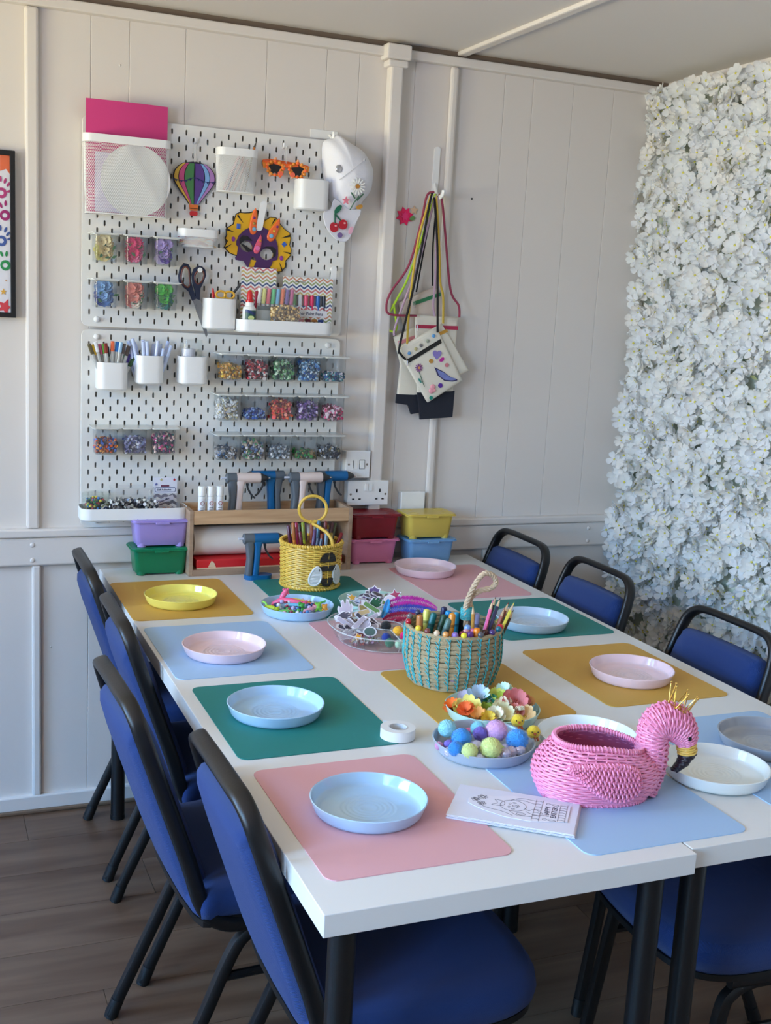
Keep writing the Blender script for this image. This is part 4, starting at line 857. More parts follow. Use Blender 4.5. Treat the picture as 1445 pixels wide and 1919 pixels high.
for k in range(14): a = 2*PI*k/14; G().prism(ellp(x+.0155*math.cos(a), z+.0155*math.sin(a), .009, .0021, 8, a), capy(x, z)-.003, capy(x, z), 'y').ob('petal', mat('thread_white', (244, 244, 240), .5), dz, False)
G().tube([(q[0], capy(*q)-.001, q[1]) for q in (cd_[1], ((cd_[1][0]+cd_[2][0])/2-.002, (cd_[1][1]+cd_[2][1])/2), cd_[2])], .0018, 6).tube([(q[0], capy(*q)-.001, q[1]) for q in (cd_[3], cd_[4])], .0026, 6, ell=.6).tube([(q[0], capy(*q)-.001, q[1]) for q in (cd_[5], cd_[6])], .0026, 6, ell=.6).ob('stem', mat('thread_green', (74, 110, 86), .6), dz)
patch('star_patch', starp(*cd_[7], .0125, .0055, 5), cm((226, 130, 150)), 'pink star patch'); G().pillow(ellp(*cd_[8], .0105, .012, 12), capy(*cd_[8]), -.004, 'y').ob('gem', mat('gem_silver', (190, 192, 196), .15, .6), t)
patch('feather_patch', ellp(*cd_[9], .0045, .0145, 10, -.15), cm((90, 130, 200)), 'blue feather patch', y=-.01); patch('leaf_patch', ellp(*cd_[10], .0105, .0062, 10, .4), cm((196, 140, 50)), 'ochre leaf patch'); G().tube([(cd_[11][0]-.002, capy(*cd_[11]), cd_[11][1]), (cd_[11][0], capy(*cd_[11])-.002, cd_[11][1])], .004, 10).ob('eyelet', seam, t)
ch = patch('cherry_patch', ellp(*bd[0], .0135, .0145, 16), cm((186, 22, 44)), 'cherry patch', y=-.026); G().prism(ellp(*bd[1], .0135, .0142, 16), -.0285, -.024, 'y').ob('cherry', cm((186, 22, 44)), ch, False)
G().tube([(q[0], -.0275, q[1]) for q in (bd[2], bd[3])], .0022, 6).tube([(q[0], -.0275, q[1]) for q in (bd[4], bd[5])], .0022, 6).ob('stem', cm((20, 96, 70)), ch); G().prism(ellp(*bd[6], .0155, .007, 12, .9), -.029, -.025, 'y').ob('leaf', cm((20, 110, 80)), ch, False)
for q in (bd[0], bd[1]): G().prism(ellp(q[0]+.004, q[1]+.004, .0035, .0025, 8), -.0295, -.0285, 'y').ob('highlight', cm((236, 180, 180)), ch, False)
patch('sticker', ellp(*bd[7], .008, .008, 7), cm((120, 96, 150)), 'purple sticker', y=-.026); patch('sticker', ellp(*bd[8], .006, .012, 8, -.3), cm((226, 170, 190)), 'pink sticker', y=-.029)
t = thing('wall_hook', 'white stick-on wall hook half hidden by the cap', 'hook', (.70, 0, 2.0)); G().box((-.055, -.003, -.012), (.03, 0, .013)).ob('backplate', WPL, t, False, .003); G().tube(cr([(.005, -.002, .0), (.005, -.03, -.012), (.005, -.036, -.004), (.005, -.036, .006)], 4), .004, 8).ob('hook', WPL, t)
# ------------------------------------------------------------------ bags on the long hook
hz = 1.862
t = thing('wall_hook', 'tall white plastic hook holding the canvas pouches', 'hook', (1.05, 0, hz)); G().prism([(q[0]+q[1]*.01, q[1]) for q in rrect(-.0095, -.01, .0095, .14, .009)], -.006, 0, 'y').ob('backplate', WPL, t, False, .002)
G().tube(cr([(-.002, -.004, .03), (-.003, -.025, 0), (-.004, -.05, -.012), (-.004, -.072, -.004), (-.004, -.076, .008)], 5), .0075, 10, ell=.6).ob('hook', WPL, t)
CNV = mat('cream_canvas', (226, 220, 204), .85, bump=.2, bscale=500); CNV2 = mat('pinkish_canvas', (214, 200, 186), .85, bump=.2, bscale=500); NAVY = mat('navy_canvas', (30, 34, 46), .85, bump=.2, bscale=500)
bags = [('bag0', 'zip0', (50, 130, 84), 'cream canvas pouch with a green zip, backmost on the hook', [('black2', (24, 22, 24))], -.02, CNV2), ('bag1', 'zip1', (214, 140, 150), 'canvas pouch with a pink zip and navy bottom, left of the bunch', [('lilac', (190, 160, 180)), ('neon', (190, 232, 60))], -.03, CNV), ('bag2', 'zip2', (176, 36, 74), 'upright canvas pouch with a crimson zip and navy bottom', [('maroon', (148, 56, 80))], -.04, CNV), ('bag3', 'zip3', (206, 150, 50), 'canvas pouch with a mustard zip, tilted to the right behind the front one', [('yellow', (214, 180, 70))], -.05, CNV), ('bag4', 'zip4', (22, 20, 18), 'decorated canvas pouch with a black zip, frontmost on the hook', [('black', (20, 18, 20))], -.06, CNV)]
for nm, zp, zc, lb, cds, y, cv in bags:
    P = D[nm]; c = cen(P); t = thing('canvas_pouch', lb, 'pouch', (c[0], y, c[1]), 0, 'canvas pouches on the hook')
    G().pillow(rel(P, c), .004, -.0065, 'y', flat=.86, n=3).ob('body', cv, t, ang=60)
    z = rel(D[zp], c); G().prism(z, -.0045, -.0028, 'y').ob('zip', mat('zip_%d_%d_%d' % zc, zc, .5), t, False)
    q = min(z, key=lambda q: q[0]); G().tube([(q[0]+.004, -.005, q[1]-.002), (q[0]+.004, -.006, q[1]-.018)], .0018, 6).ob('zip_puller', SILV, t)
    if nm in ('bag1', 'bag2'): G().prism(grow(rel(D['band'+nm[3]], c), .0006), -.0038, .0045, 'y').ob('bottom_band', NAVY, t, False)
    for ck, cc in cds:
        for ln in D['cords'][ck]:
            G().tube(cr([(a-c[0], D_y-y, b-c[1]) for (a, b), D_y in zip(ln, [(-.052 if i == 0 else {'maroon': -.052, 'black': -.068, 'black2': -.03, 'neon': -.034, 'yellow': -.057, 'lilac': -.044}[ck]) for i in range(len(ln))])], 6), .0036 if ck not in ('black2',) else .0026, 7).ob('cord', mat('cord_'+ck, cc, .8, bump=.4, bscale=400), t)
    if nm == 'bag4':
        for q, cc in zip(rel(D['bgems'], c), ((96, 150, 200), (180, 174, 130), (120, 118, 116), (150, 156, 140), (96, 160, 214))): G().pillow(ellp(*q, .0058, .0058, 10), -.0035, -.003, 'y', n=2).ob('gem', mat('gem_%d_%d_%d' % cc, cc, .12, spec=.8), t)
        d = rel(D['bdeco'], c); f = lambda name, P, cc, lab: G().prism(P, -.0048, -.0028, 'y').ob(name, cm(cc), t, False).__setitem__('label', lab)
        x, z = d[0]; f('heart_patch', [(x, z-.016), (x+.013, z-.002), (x+.0155, z+.006), (x+.011, z+.011), (x+.004, z+.011), (x, z+.006), (x-.004, z+.011), (x-.011, z+.011), (x-.0155, z+.004), (x-.011, z-.006)], (138, 122, 190), 'purple heart patch')
        f('sequin', ellp(*d[1], .007, .007, 14), (190, 140, 60), 'ochre sequin'); f('drop_gem', [(d[2][0]+.009*math.cos(a)*(1 if math.cos(a) < 0 else .8)-.001, d[2][1]+.0065*math.sin(a)+.003*math.cos(a)) for a in [2*PI*k/12 for k in range(12)]], (190, 40, 150), 'magenta drop gem'); f('sequin', ellp(*d[3], .0064, .0064, 14), (206, 120, 130), 'rose sequin')
        x, z = d[4]
        for k in range(10): a = 2*PI*k/10; G().prism(ellp(x+.0085*math.cos(a), z+.0085*math.sin(a), .0055, .0022, 8, a), -.0045, -.0028, 'y').ob('petal', cm((126, 70, 120) if k % 2 else (150, 90, 150)), t, False)
        f('flower_heart', ellp(x, z, .004, .004, 8), (230, 160, 90), 'orange flower centre'); G().tube([(x, -.0042, z-.012), (d[5][0], -.0042, d[5][1])], .001, 5).ob('flower_stem', cm((70, 110, 90)), t); f('flower_leaf', ellp(*d[6], .009, .003, 8, -.9), (50, 140, 130), 'teal leaf')
        for dx, dz, r0 in ((0, .006, .0085), (-.004, -.006, .009), (.004, -.004, .007)): G().pillow(ellp(d[7][0]+dx, d[7][1]+dz, r0, r0, 12), -.0035, -.004, 'y', n=3).ob('bubble_patch', cm((236, 160, 170), .3), t)
        f('sequin', ellp(*d[8], .0075, .0075, 14), (92, 40, 150), 'purple sequin'); f('sequin', ellp(*d[9], .006, .006, 14), (20, 140, 120), 'teal sequin')
        ft = rel(D['bfeather'], c); G().prism(grow(ft, .0012), -.0042, -.0028, 'y').ob('feather_patch', cm((56, 50, 96)), t, False); k = cen(ft)
        o = G().prism([(k[0]+(a-k[0])*.86, k[1]+(b-k[1])*.8) for a, b in ft], -.0048, -.004, 'y').ob('feather_fill', mat('feather_fill', (120, 130, 190), .5, var=.35, vscale=60), t, False)
# pink paper flower stuck on the wall
s_ = D['star']; t = thing('paper_flower', 'hot pink star shaped paper flower stuck on the wall left of the pouches', 'paper flower', (s_[0][0], -.002, s_[0][1]))
G().prism(starp(0, 0, .029, .019, 8, .3), -.0015, 0, 'y').ob('star', mat('neon_pink', (250, 24, 100), .5), t, False); G().prism(starp(0, 0, .015, .009, 7), -.004, -.0015, 'y').ob('heart', mat('neon_pink2', (255, 50, 120), .5), t, False)
q = rel(s_[1:], s_[0]); G().prism(starp(q[1][0], q[1][1], .014, .007, 5), -.003, -.0015, 'y').ob('small_star', cm((232, 196, 160)), t, False); G().prism(ellp(q[2][0], q[2][1], .0095, .0065, 10, .5), -.0045, -.003, 'y').ob('leaf', cm((110, 150, 90)), t, False)
# ------------------------------------------------------------------ switches and sockets
def plate_box(name, label, cat, x0, x1, z0, z1, d=.045):
    t = thing(name, label, cat, ((x0+x1)/2, 0, (z0+z1)/2)); w, h = (x1-x0)/2, (z1-z0)/2
    G().box((-w+.003, -d+.008, -h+.003), (w-.003, 0, h-.003)).ob('back_box', WPL, t, False, .002); G().box((-w, -d, -h), (w, -d+.008, h)).ob('face_plate', WPL, t, False, .002); return t
DK = mat('slot_dark', (26, 24, 24), .7); SCR = mat('screw_steel', (150, 140, 128), .4, .8)
def scr(t, x, z, d=.045): G().tube([(x, -d-.0004, z), (x, -d+.002, z)], .0036, 12).ob('screw', SCR, t)
t = plate_box('fused_switch', 'white square fused switch on the wall above the double socket', 'switch', .787, .868, .994, 1.078)
scr(t, -.03, 0); scr(t, .03, 0); G().box((-.0165, -.0465, -.0155), (-.0005, -.044, .0155)).ob('fuse_carrier', WPL, t, False, .001); G().box((-.0165, -.0472, -.012), (-.0152, -.0464, .012)).ob('carrier_slot', DK, t, False)
sw = G().box((.006, -.049, -.013), (.021, -.044, .013)).ob('rocker', WPL, t, False, .0015); G().prism([(.0045, -.0145), (.0225, -.0145), (.0225, .0145), (.0045, .0145)], -.0453, -.045, 'y', holes=[[(.006, -.013), (.021, -.013), (.021, .013), (.006, .013)]]).ob('rocker_gap', DK, t, False)
t = plate_box('double_socket', 'white double wall socket above the red box', 'socket', .7985, .934, .908, .985)
scr(t, -.058, -.004); scr(t, .058, -.004)
for sx in (-1, 1):
    G().box((sx*.0385-.0024, -.0458, .002), (sx*.0385+.0024, -.0448, .0125)).ob('earth_slot', DK, t, False)
    for q in (-1, 1): G().box((sx*.0385+q*.0105-.0038, -.0458, -.021), (sx*.0385+q*.0105+.0038, -.0448, -.0168)).ob('pin_slot', DK, t, False)
    G().box((sx*.0075-.005, -.0488, .0065), (sx*.0075+.005, -.044, .0295)).ob('rocker', WPL, t, False, .0012)
t = plate_box('junction_box', 'blank white square box on the wall behind the yellow box', 'junction box', .984, 1.066, .868, .946, .035)
# ------------------------------------------------------------------ framed handprint picture at the left edge
t = thing('framed_print', 'black framed print of colourful handprints and stars at the left edge', 'picture', (-.42, 0, 1.653)); w, h = .247, .2165
G().prism([(-w, -h), (w, -h), (w, h), (-w, h)], -.022, -.001, 'y', holes=[[(-w+.013, -h+.013), (w-.013, -h+.013), (w-.013, h-.013), (-w+.013, h-.013)]]).ob('frame', mat('frame_black', (22, 22, 24), .4), t, False, .001)
G().box((-w+.01, -.013, -h+.01), (w-.01, -.003, h-.01)).ob('paper', mat('print_paper', (222, 222, 230), .6), t, False)
pr = D['prints']; rp = lambda P: [(a+.42, b-1.653) for a, b in P]
def ink(name, P, c, holes=()): return G().prism(P, -.0142, -.013, 'y', holes=holes).ob(name, cm(c), t, False)
lim = w-.0135
def clipx(P): return [(min(a, lim), b) for a, b in P]
hc = [(178, 60, 120), (160, 40, 110), (66, 92, 160), (40, 140, 80)]
for dx in (0, -.14, -.28):
    for i, (x, z) in enumerate(rp(pr['palm'])):
        x += dx+(.0 if dx == 0 else (.03*(i % 2))); r0 = .0125; P = clipx(ellp(x, z, r0*1.05, r0*1.1, 20)); ink('handprint', P, hc[i], [ellp(x-.001, z, r0*.55, r0*.5, 12)] if x+r0*.6 < lim else [])
        for fx, fz in rp(pr['f%d' % (i+1)]):
            fx += dx+(.0 if dx == 0 else (.03*(i % 2)))
            a = math.atan2(fz-z, fx-x); ink('finger', clipx(ellp(fx, fz, .0075, .0032, 10, a)), hc[i])
q = rp(pr['star']); ink('star', clipx(starp(*q[0], .009, .004, 5)), (222, 170, 70)); ink('star', clipx(starp(*q[1], .022, .010, 5, 1.2)), (206, 66, 74)); ink('dot', ellp(*q[2], .002, .002, 8), (190, 150, 120))
ink('orange_shape', clipx(rp(pr['orange'])), (226, 110, 70))
# ------------------------------------------------------------------ flower wall
t = thing('flower_wall', 'panel of artificial white hydrangea blossoms covering the right wall', 'flower wall', (1.80, -.7, 0))
G().box((.03, -.62, .08), (.055, .68, 2.24)).ob('backing', mat('backing_green', (200, 208, 192), .8), t, False)
PW = [silk('petal_white_%d' % i, c) for i, c in enumerate(((247, 248, 247), (250, 247, 242), (246, 247, 249)))]; HEART = mat('blossom_heart', (206, 196, 80), .7)
ms = []
for i in range(7):
    r_ = random.Random(i); ms.append(petal_flower(4 if i % 3 else 5, r_.uniform(.023, .028), r_.uniform(.02, .026), r_.uniform(.05, .5)).mesh('flower', [PW[i % 3], HEART], True, 70))
big = G(); fr = random.Random(5); cand = []
for k in range(5600):
    y = fr.uniform(-1.32, -.02); z = fr.uniform(.1, 2.235); e = min(1, (-.01-y)/.05)
    x = 1.822-fr.random()**.6*.06*(.45+.55*e)
    if y > -.06: x = fr.uniform(1.765, 1.83)
    cand.append((x, y, z, fr.randrange(7), fr.random()*6.3, (-1+fr.uniform(0, .4), fr.uniform(-1.0, .7), fr.uniform(-.85, .95))))
cand.sort(key=lambda q: (q[0] > 1.79, abs(q[1]+.45)))
src = [[petal_flower(4 if i % 3 else 5, random.Random(i).uniform(.023, .028), .023, .1+.4*(i/7), 1, (i % 3, 3))][0] for i in range(7)]
for i, (x, y, z, k, sp, n) in enumerate(cand):
    if i < 300:
        o = bpy.data.objects.new('flower', ms[k]); COL.objects.link(o); o.parent = t; o.location = (x-1.80, y+.7, z); o.rotation_euler = rot_to(n, sp).to_euler()
    else: big.merge(src[k], Matrix.Translation((x-1.80, y+.7, z)) @ rot_to(n, sp))
stuff(big.ob('flower_mass', PW+[HEART], t, True, 0, 70))
g = G()
for k in range(650): g.merge(G().add([(0, 0, 0), (.012, .004, .003), (.03, 0, 0), (.012, -.012, .004), (.006, .004, .001)], [(0, 1, 2, 3)]), Matrix.Translation((fr.uniform(-.012, .022), fr.uniform(-.6, .68), fr.uniform(.1, 2.22))) @ rot_to((-1, fr.uniform(-.7, .7), fr.uniform(-.6, .6)), fr.random()*6))
g.mi = [fr.choice((0, 1, 1)) for q in g.f]; stuff(g.ob('foliage', [mat('foliage_green', (84, 112, 80), .6), silk('foliage_lime', (206, 210, 150))], t, True))
ZT = .734
# ------------------------------------------------------------------ lidded plastic boxes
def lidbox(col, c, where, x, y, z):
    t = thing('storage_box', f'{col} lidded plastic box {where}', 'box', (x, y, z), 0, 'small lidded boxes on the table')
    m = mat('box_'+col, c, .32); w, d = .0775, .047
    ring = lambda e, zz: [(a, b, zz) for a, b in rrect(-w+e, -d+e, w-e, d-e, .014, 5)]
    G().loft([ring(.010, .005), ring(.008, .008), ring(.0015, .07), ring(.0015, .073)]).ob('body', m, t)
    g = G().prism(rrect(-.085, -.0535, .085, .0535, .014, 5), .0725, .0755).prism(rrect(-.082, -.0505, .082, .0505, .013, 5), .0755, .0795)
    l = g.ob('lid', m, t, False, .001)
    G().prism(rrect(-.02, -.0565, .02, -.052, .002, 2), .069, .0745).ob('latch', m, l, False)
    for sx in (-1, 1):
        for sy in (-1, 1):
            G().lathe([(0, 0), (.0115, 0), (.0125, .001), (.0125, .012), (0, .012)], 16, (sx*.054, sy*.028, 0)).ob('foot', m, t)
            G().lathe([(.0128, .0794), (.0132, .0803), (.0150, .0803), (.0155, .0794)], 20, (sx*.054, sy*.028, 0), closed=True).ob('foot_ring', m, l)
lidbox('green', (0, 126, 84), 'under the purple one, left of the wooden organizer', .2075, -.094, ZT+.0002); lidbox('purple', (164, 146, 214), 'on top of the green one, left of the wooden organizer', .2095, -.088, ZT+.0802)
lidbox('pink', (226, 134, 180), 'under the red one, right of the wooden organizer', .871, -.064, ZT+.0002); lidbox('red', (134, 18, 34), 'on top of the pink one, right of the wooden organizer', .868, -.075, ZT+.0802)
lidbox('light blue', (118, 166, 208), 'under the yellow one, behind a pink plate', 1.052, -.095, ZT+.0002); lidbox('yellow', (212, 186, 84), 'on top of the light blue one', 1.046, -.093, ZT+.0802)
# ------------------------------------------------------------------ wooden organizer
OAK = wood('pine_rail', (190, 150, 112), (214, 178, 138), 4, 30, 60, .5, .05); PLY = wood('ply_edge', (150, 122, 100), (176, 148, 122), 8, 8, 50, .6, .05)
x0, x1, y0, y1 = .286, .766, -.166, -.022
t = thing('desk_organizer', 'pale wooden desk organizer with a trough on top, against the pegboard', 'organizer', ((x0+x1)/2, (y0+y1)/2, ZT)); w, d = (x1-x0)/2, (y1-y0)/2
for s in (-1, 1): G().box((s*w-.006, -d, 0), (s*w+.006, d, .19)).ob('side_panel', PLY, t, False, .0012)
G().box((-w+.006, -d+.001, .150), (w-.006, -d+.011, .189)).ob('front_rail', OAK, t, False, .0012); G().box((-w+.006, d-.012, .150), (w-.006, d-.002, .189)).ob('back_rail', OAK, t, False, .0012)
G().box((-w+.006, -d+.011, .150), (w-.006, d-.012, .158)).ob('trough_floor', OAK, t, False); G().box((-w+.006, -d, 0), (w-.006, d, .018)).ob('bottom_board', PLY, t, False, .0012)
t = thing('paper_roll', 'thick roll of white paper lying in the wooden organizer', 'paper roll', (.51, -.094, ZT+.0455+.0432))
g = G(); n = 40
g.loft([[(x, r*math.cos(2*PI*i/n), r*math.sin(2*PI*i/n)) for i in range(n)] for x, r in ((-.208, .018), (-.208, .0425), (.2, .0425), (.2, .018), (-.208, .018))], False, False); g.ob('roll', mat('paper_roll_white', (236, 230, 224), .7), t)
g = G(); g.loft([[(x, r*math.cos(2*PI*i/n), r*math.sin(2*PI*i/n)) for i in range(n)] for x, r in ((-.207, .016), (-.207, .0178), (.199, .0178), (.199, .016), (-.207, .016))], False, False).ob('core', mat('cardboard_core', (120, 92, 70), .8), t)
t = thing('paper_pack', 'flat red paper packet lying in the bottom of the wooden organizer', 'packet', (.526, -.098, ZT+.0182)); G().box((-.222, -.06, 0), (.222, .06, .0275)).ob('wrapper', mat('packet_red', (214, 34, 40), .4, bump=.2), t, False, .004)
G().prism([(-.188, .005), (-.165, .004), (-.17, .017), (-.178, .024), (-.185, .012)], -.0608, -.06, 'y').ob('torn_patch', mat('kraft', (226, 196, 160), .8), t, False); G().box((-.222, -.0605, 0), (.222, -.06, .004)).ob('torn_edge', mat('kraft', (226, 196, 160)), t, False)
# glue sticks
for i, (x, nm) in enumerate(((.322, 'left'), (.348, 'middle'), (.374, 'right'))):
    t = thing('glue_stick', f'white glue stick in the organizer trough, {nm} of the three', 'glue stick', (x, -.128, .8922), 0, 'white glue sticks in the organizer')
    G().lathe([(0, 0), (.0105, 0), (.0105, .068), (0, .068)], 20).ob('body', WPL, t); G().lathe([(0, .069), (.0112, .069), (.0112, .094), (.0095, .0965), (0, .0965)], 20).ob('cap', WPL, t)
    c = ((150, 50, 60), (190, 80, 80), (150, 50, 60))[i]
    G().loft([[(.0106*math.cos(R(a)), .0106*math.sin(R(a)), z) for a in range(-150, -39, 15)]+[(.0104*math.cos(R(a)), .0104*math.sin(R(a)), z) for a in range(-40, -151, -15)] for z in (.008, .06)]).ob('label_wrap', mat('label_white', (232, 232, 236)), t)
    G().prism(ellp(0, .048, .0062, .0062, 14), -.0112, -.0104, 'y', holes=[ellp(0, .048, .0048, .0048, 12)]).ob('printed_ring', mat('print_red%d' % (i % 2), c, .5), t, False)
    for k in range(4): G().box((-.006, -.0111, .034-.006*k), (.005-(k % 2)*.002, -.0103, .0355-.006*k)).ob('print_line', mat('print_grey', (120, 120, 120), .5), t, False)
# ------------------------------------------------------------------ cordless glue guns
GG = mat('gun_grey', (92, 100, 108), .5); GD = mat('gun_dark', (56, 58, 62), .5); GBL = mat('gun_blue', (0, 98, 156), .42); GWH = mat('gun_white', (226, 208, 202), .45)
def gun(label, x, y, z, s, body, base=True, rz=0):
    t = thing('glue_gun', label, 'glue gun', (x, y, z), rz, 'cordless glue guns'); r = .0155
    def sl(pts, rr, m, nm, **k): return G().tube([(s*a, b, c) for a, b, c in pts], rr, 16, **k).ob(nm, m, t)
    sl([(-.022, 0, .117), (.046, 0, .117), (.050, 0, .117)], [r, r, r*.96], body, 'barrel')
    sl([(-.0515, 0, .117), (-.050, 0, .117), (-.022, 0, .117)], [r*.9, r, r], GG, 'rear_shell')
    sl([(.050, 0, .117), (.054, 0, .117), (.074, 0, .116), (.0755, 0, .116)], [r*.98, r*.9, .0052, .003], GD, 'nozzle_cap')
    sl([(.074, 0, .116), (.081, 0, .116)], [.003, .0022], SILV, 'nozzle_tip')
    # grip: front half in the body colour, rear half grey
    def grip(a0, a1, b0, b1, m, nm):
        G().loft([[(s*(xx+dx), yy, zz) for xx, yy in rrect(u0, -.0135, u1, .0135, .006, 3)] for u0, u1, zz, dx in ((b0, b1, .004, 0), (b0+.001, b1-.001, .06, .004), (a0, a1, .094, .006), (a0-.002, a1+.007 if nm == 'grip' else a1, .112, .004))]).ob(nm, m, t)
    grip(-.027, -.006, -.026, -.006, body, 'grip'); grip(-.050, -.027, -.0445, -.026, GG, 'grip_back')
    tr = cr([(s*.012, 0, .100), (s*.014, 0, .086), (s*.026, 0, .066), (s*.036, 0, .057)], 5); G().tube(tr, [.004]*3+[.0028]*(len(tr)-3), 8, ell=1.8).ob('trigger', GD, t)
    sl([(-.066, 0, .1175), (-.05, 0, .1175)], .0034, mat('glue_milky', (206, 210, 224), .3), 'glue_stick_end')
    if base: G().loft([[(a, b, zz) for a, b in rrect(*((-.046, -.021, .034, .021) if s > 0 else (-.034, -.021, .046, .021)), rr, 6)] for zz, rr in ((0, .0205), (.010, .0205), (.0125, .0195))]).ob('stand_base', body, t)
    return t
zg = .8925
gun('white and grey glue gun pointing right, leftmost in the organizer trough', .452, -.095, zg-.004, 1, GWH)
gun('blue glue gun pointing left, second from the left in the organizer trough', .5345, -.06, zg-.004, -1, GBL)
gun('white and grey glue gun pointing right, third in the organizer trough', .643, -.095, zg-.004, 1, GWH)
gun('blue glue gun pointing right, rightmost in the organizer trough', .732, -.07, zg-.004, 1, GBL)
gun('blue glue gun standing on the table in front of the organizer', .474, -.2205, ZT+.0003, 1, GBL)
# ------------------------------------------------------------------ wicker weaving
def weave(g, fn, zs, nst, r, amp, per=3, m=0, a0=0, a1=2*PI, closed=True):
    """horizontal canes going over and under the stakes; fn(theta, z, offset) -> point"""
    N = nst*per
    for k, z in enumerate(zs):
        pts = []
        for i in range(N+(0 if closed else 1)):
            th = a0+(a1-a0)*i/N; pts.append(fn(th, z, amp*math.cos(nst/2*(2*PI*i/N)+PI*k)))
        g.tube(pts, r, 5, closed, m=m, cap=False)
    return g
def stakes(g, fn, z0, z1, nst, r, m=0, k=5):
    for i in range(nst):
        th = 2*PI*(i+.5)/nst; g.tube([fn(th, z0+(z1-z0)*j/k, 0) for j in range(k+1)], r, 5, m=m)
    return g
def wrap_rim(g, path, R0, r, turns, closed=True, m=0):
    """cane wound round a core"""
    P = [Vector(p) for p in path]; n = len(P); N = turns*6; pts = []
    for i in range(N):
        s = i/N*(n if closed else n-1); a = int(s) % n; b = (a+1) % n if closed else min(a+1, n-1); c = P[a].lerp(P[b], s-int(s)); tn = (P[b]-P[a-1 if a or closed else 0]); tn.normalize() if tn.length else None
        u = tn.orthogonal() if abs(tn.z) > .95 else tn.cross(Vector((0, 0, 1))); u.normalize(); w = tn.cross(u); ang = 2*PI*turns*i/N
        pts.append(c+u*R0*math.cos(ang)+w*R0*math.sin(ang))
    return g.tube(pts, r, 4, closed, m=m, cap=False)
# yellow bee basket
YW = mat('yellow_cane', (226, 186, 78), .4); YD = mat('yellow_lining', (140, 104, 40), .8); BKC = mat('black_cane', (24, 22, 20), .4); WHC = mat('white_cane', (232, 232, 230), .4)
BX, BY = .592, -.318; BH = .130
t = thing('bee_basket', 'yellow wicker basket with a woven bee and a ring handle, full of pens', 'basket', (BX, BY, ZT+.0018))
bf = lambda th, z, o: ((.0805+.005*z/BH+o)*math.cos(th), (.0805+.005*z/BH+o)*math.sin(th), z)
g = weave(G(), bf, [.008+.0054*k for k in range(22)], 30, .0027, .0016); g.ob('weave', YW, t)
stakes(G(), bf, .004, BH-.004, 30, .0022).ob('stakes', YW, t)
G().loft([[bf(2*PI*i/48, z, -.0032) for i in range(48)] for z in (.003, BH-.008)]).ob('lining', YD, t)
g = wrap_rim(G(), [bf(2*PI*i/60, BH-.005, 0) for i in range(60)], .0042, .0026, 76); g.tube([bf(2*PI*i/60, BH-.005, 0) for i in range(60)], .0042, 6, True); g.ob('rim', YW, t)
g = wrap_rim(G(), [bf(2*PI*i/60, .0045, .001) for i in range(60)], .0034, .0024, 60); g.tube([bf(2*PI*i/60, .0045, .001) for i in range(60)], .0036, 6, True); g.ob('base_rim', YW, t)
BA = R(-76)
def bp_(u, z, o): th = BA+u/.083; return bf(th, z, o)
def strands(nm, m, zs, halfw, o=.0056, r=.0026):
    g = G()
    for k, z in enumerate(zs):
        h = halfw(z)
        if h > .001: g.tube([bp_(-h+2*h*i/8, z+.0006*math.sin(i*2+k), o+.0008*math.cos(i*PI+k)) for i in range(9)], r, 5)
    return g.ob(nm, m, body)
body = G().tube([bp_(0, z, .0066) for z in (.018, .04, .07, .1, .112)], .0012, 5).ob('bee', YW, t)
strands('head', BKC, [.086+.0036*k for k in range(7)], lambda z: .024*math.sqrt(max(0, 1-((z-.084)/.027)**2)))
strands('stripe', BKC, [.0605+.0034*k for k in range(4)], lambda z: .026); strands('tail', BKC, [.017+.0036*k for k in range(6)], lambda z: .008+.011*math.sin((z-.014)*80))
for s in (-1, 1):
    cx, cz = s*.0335, .045; pts = [(cx+s*(.0155*math.cos(a)*(1.0-.25*math.sin(a))-.004*math.sin(a)), cz+.0265*math.sin(a)) for a in [2*PI*i/22 for i in range(22)]]
    w_ = G().tube([bp_(u, z, .0058) for u, z in pts], .0028, 6, True).ob('wing', WHC, body)
    g = G()
    for k in range(12):
        z = cz-.0225+.0041*k; hw = .0155*math.sqrt(max(0, 1-((z-cz)/.0265)**2)); sh = -s*.004*(z-cz)/.0265
        g.tube([bp_(cx+sh-hw, z-.001*s, .0055), bp_(cx+sh, z, .0062), bp_(cx+sh+hw, z+.001*s, .0055)], .0021, 5)
    g.ob('wing_strands', WHC, w_)
hc_ = Vector((-.0005, -.002, .217)); ring = [hc_+Vector((.0385*math.cos(a), -.006*math.cos(a), .0375*math.sin(a))) for a in [2*PI*i/40 for i in range(40)]]
stem = cr([hc_+Vector((-.004, 0, -.040)), hc_+Vector((.010, -.028, -.046)), hc_+Vector((.023, -.058, -.056)), hc_+Vector((.032, -.074, -.072)), hc_+Vector((.035, -.078, -.089))], 5)
g = G().tube(ring, .0042, 10, True); wrap_rim(g, ring, .0036, .0014, 90); g.tube(stem, .0042, 10); wrap_rim(g, stem, .0036, .0014, 48, False); g.tube([hc_+Vector((-.008, 0, -.036)), hc_+Vector((.0, -.001, -.040)), hc_+Vector((.010, 0, -.036))], .0066, 8); g.ob('ring_handle', YW, t)
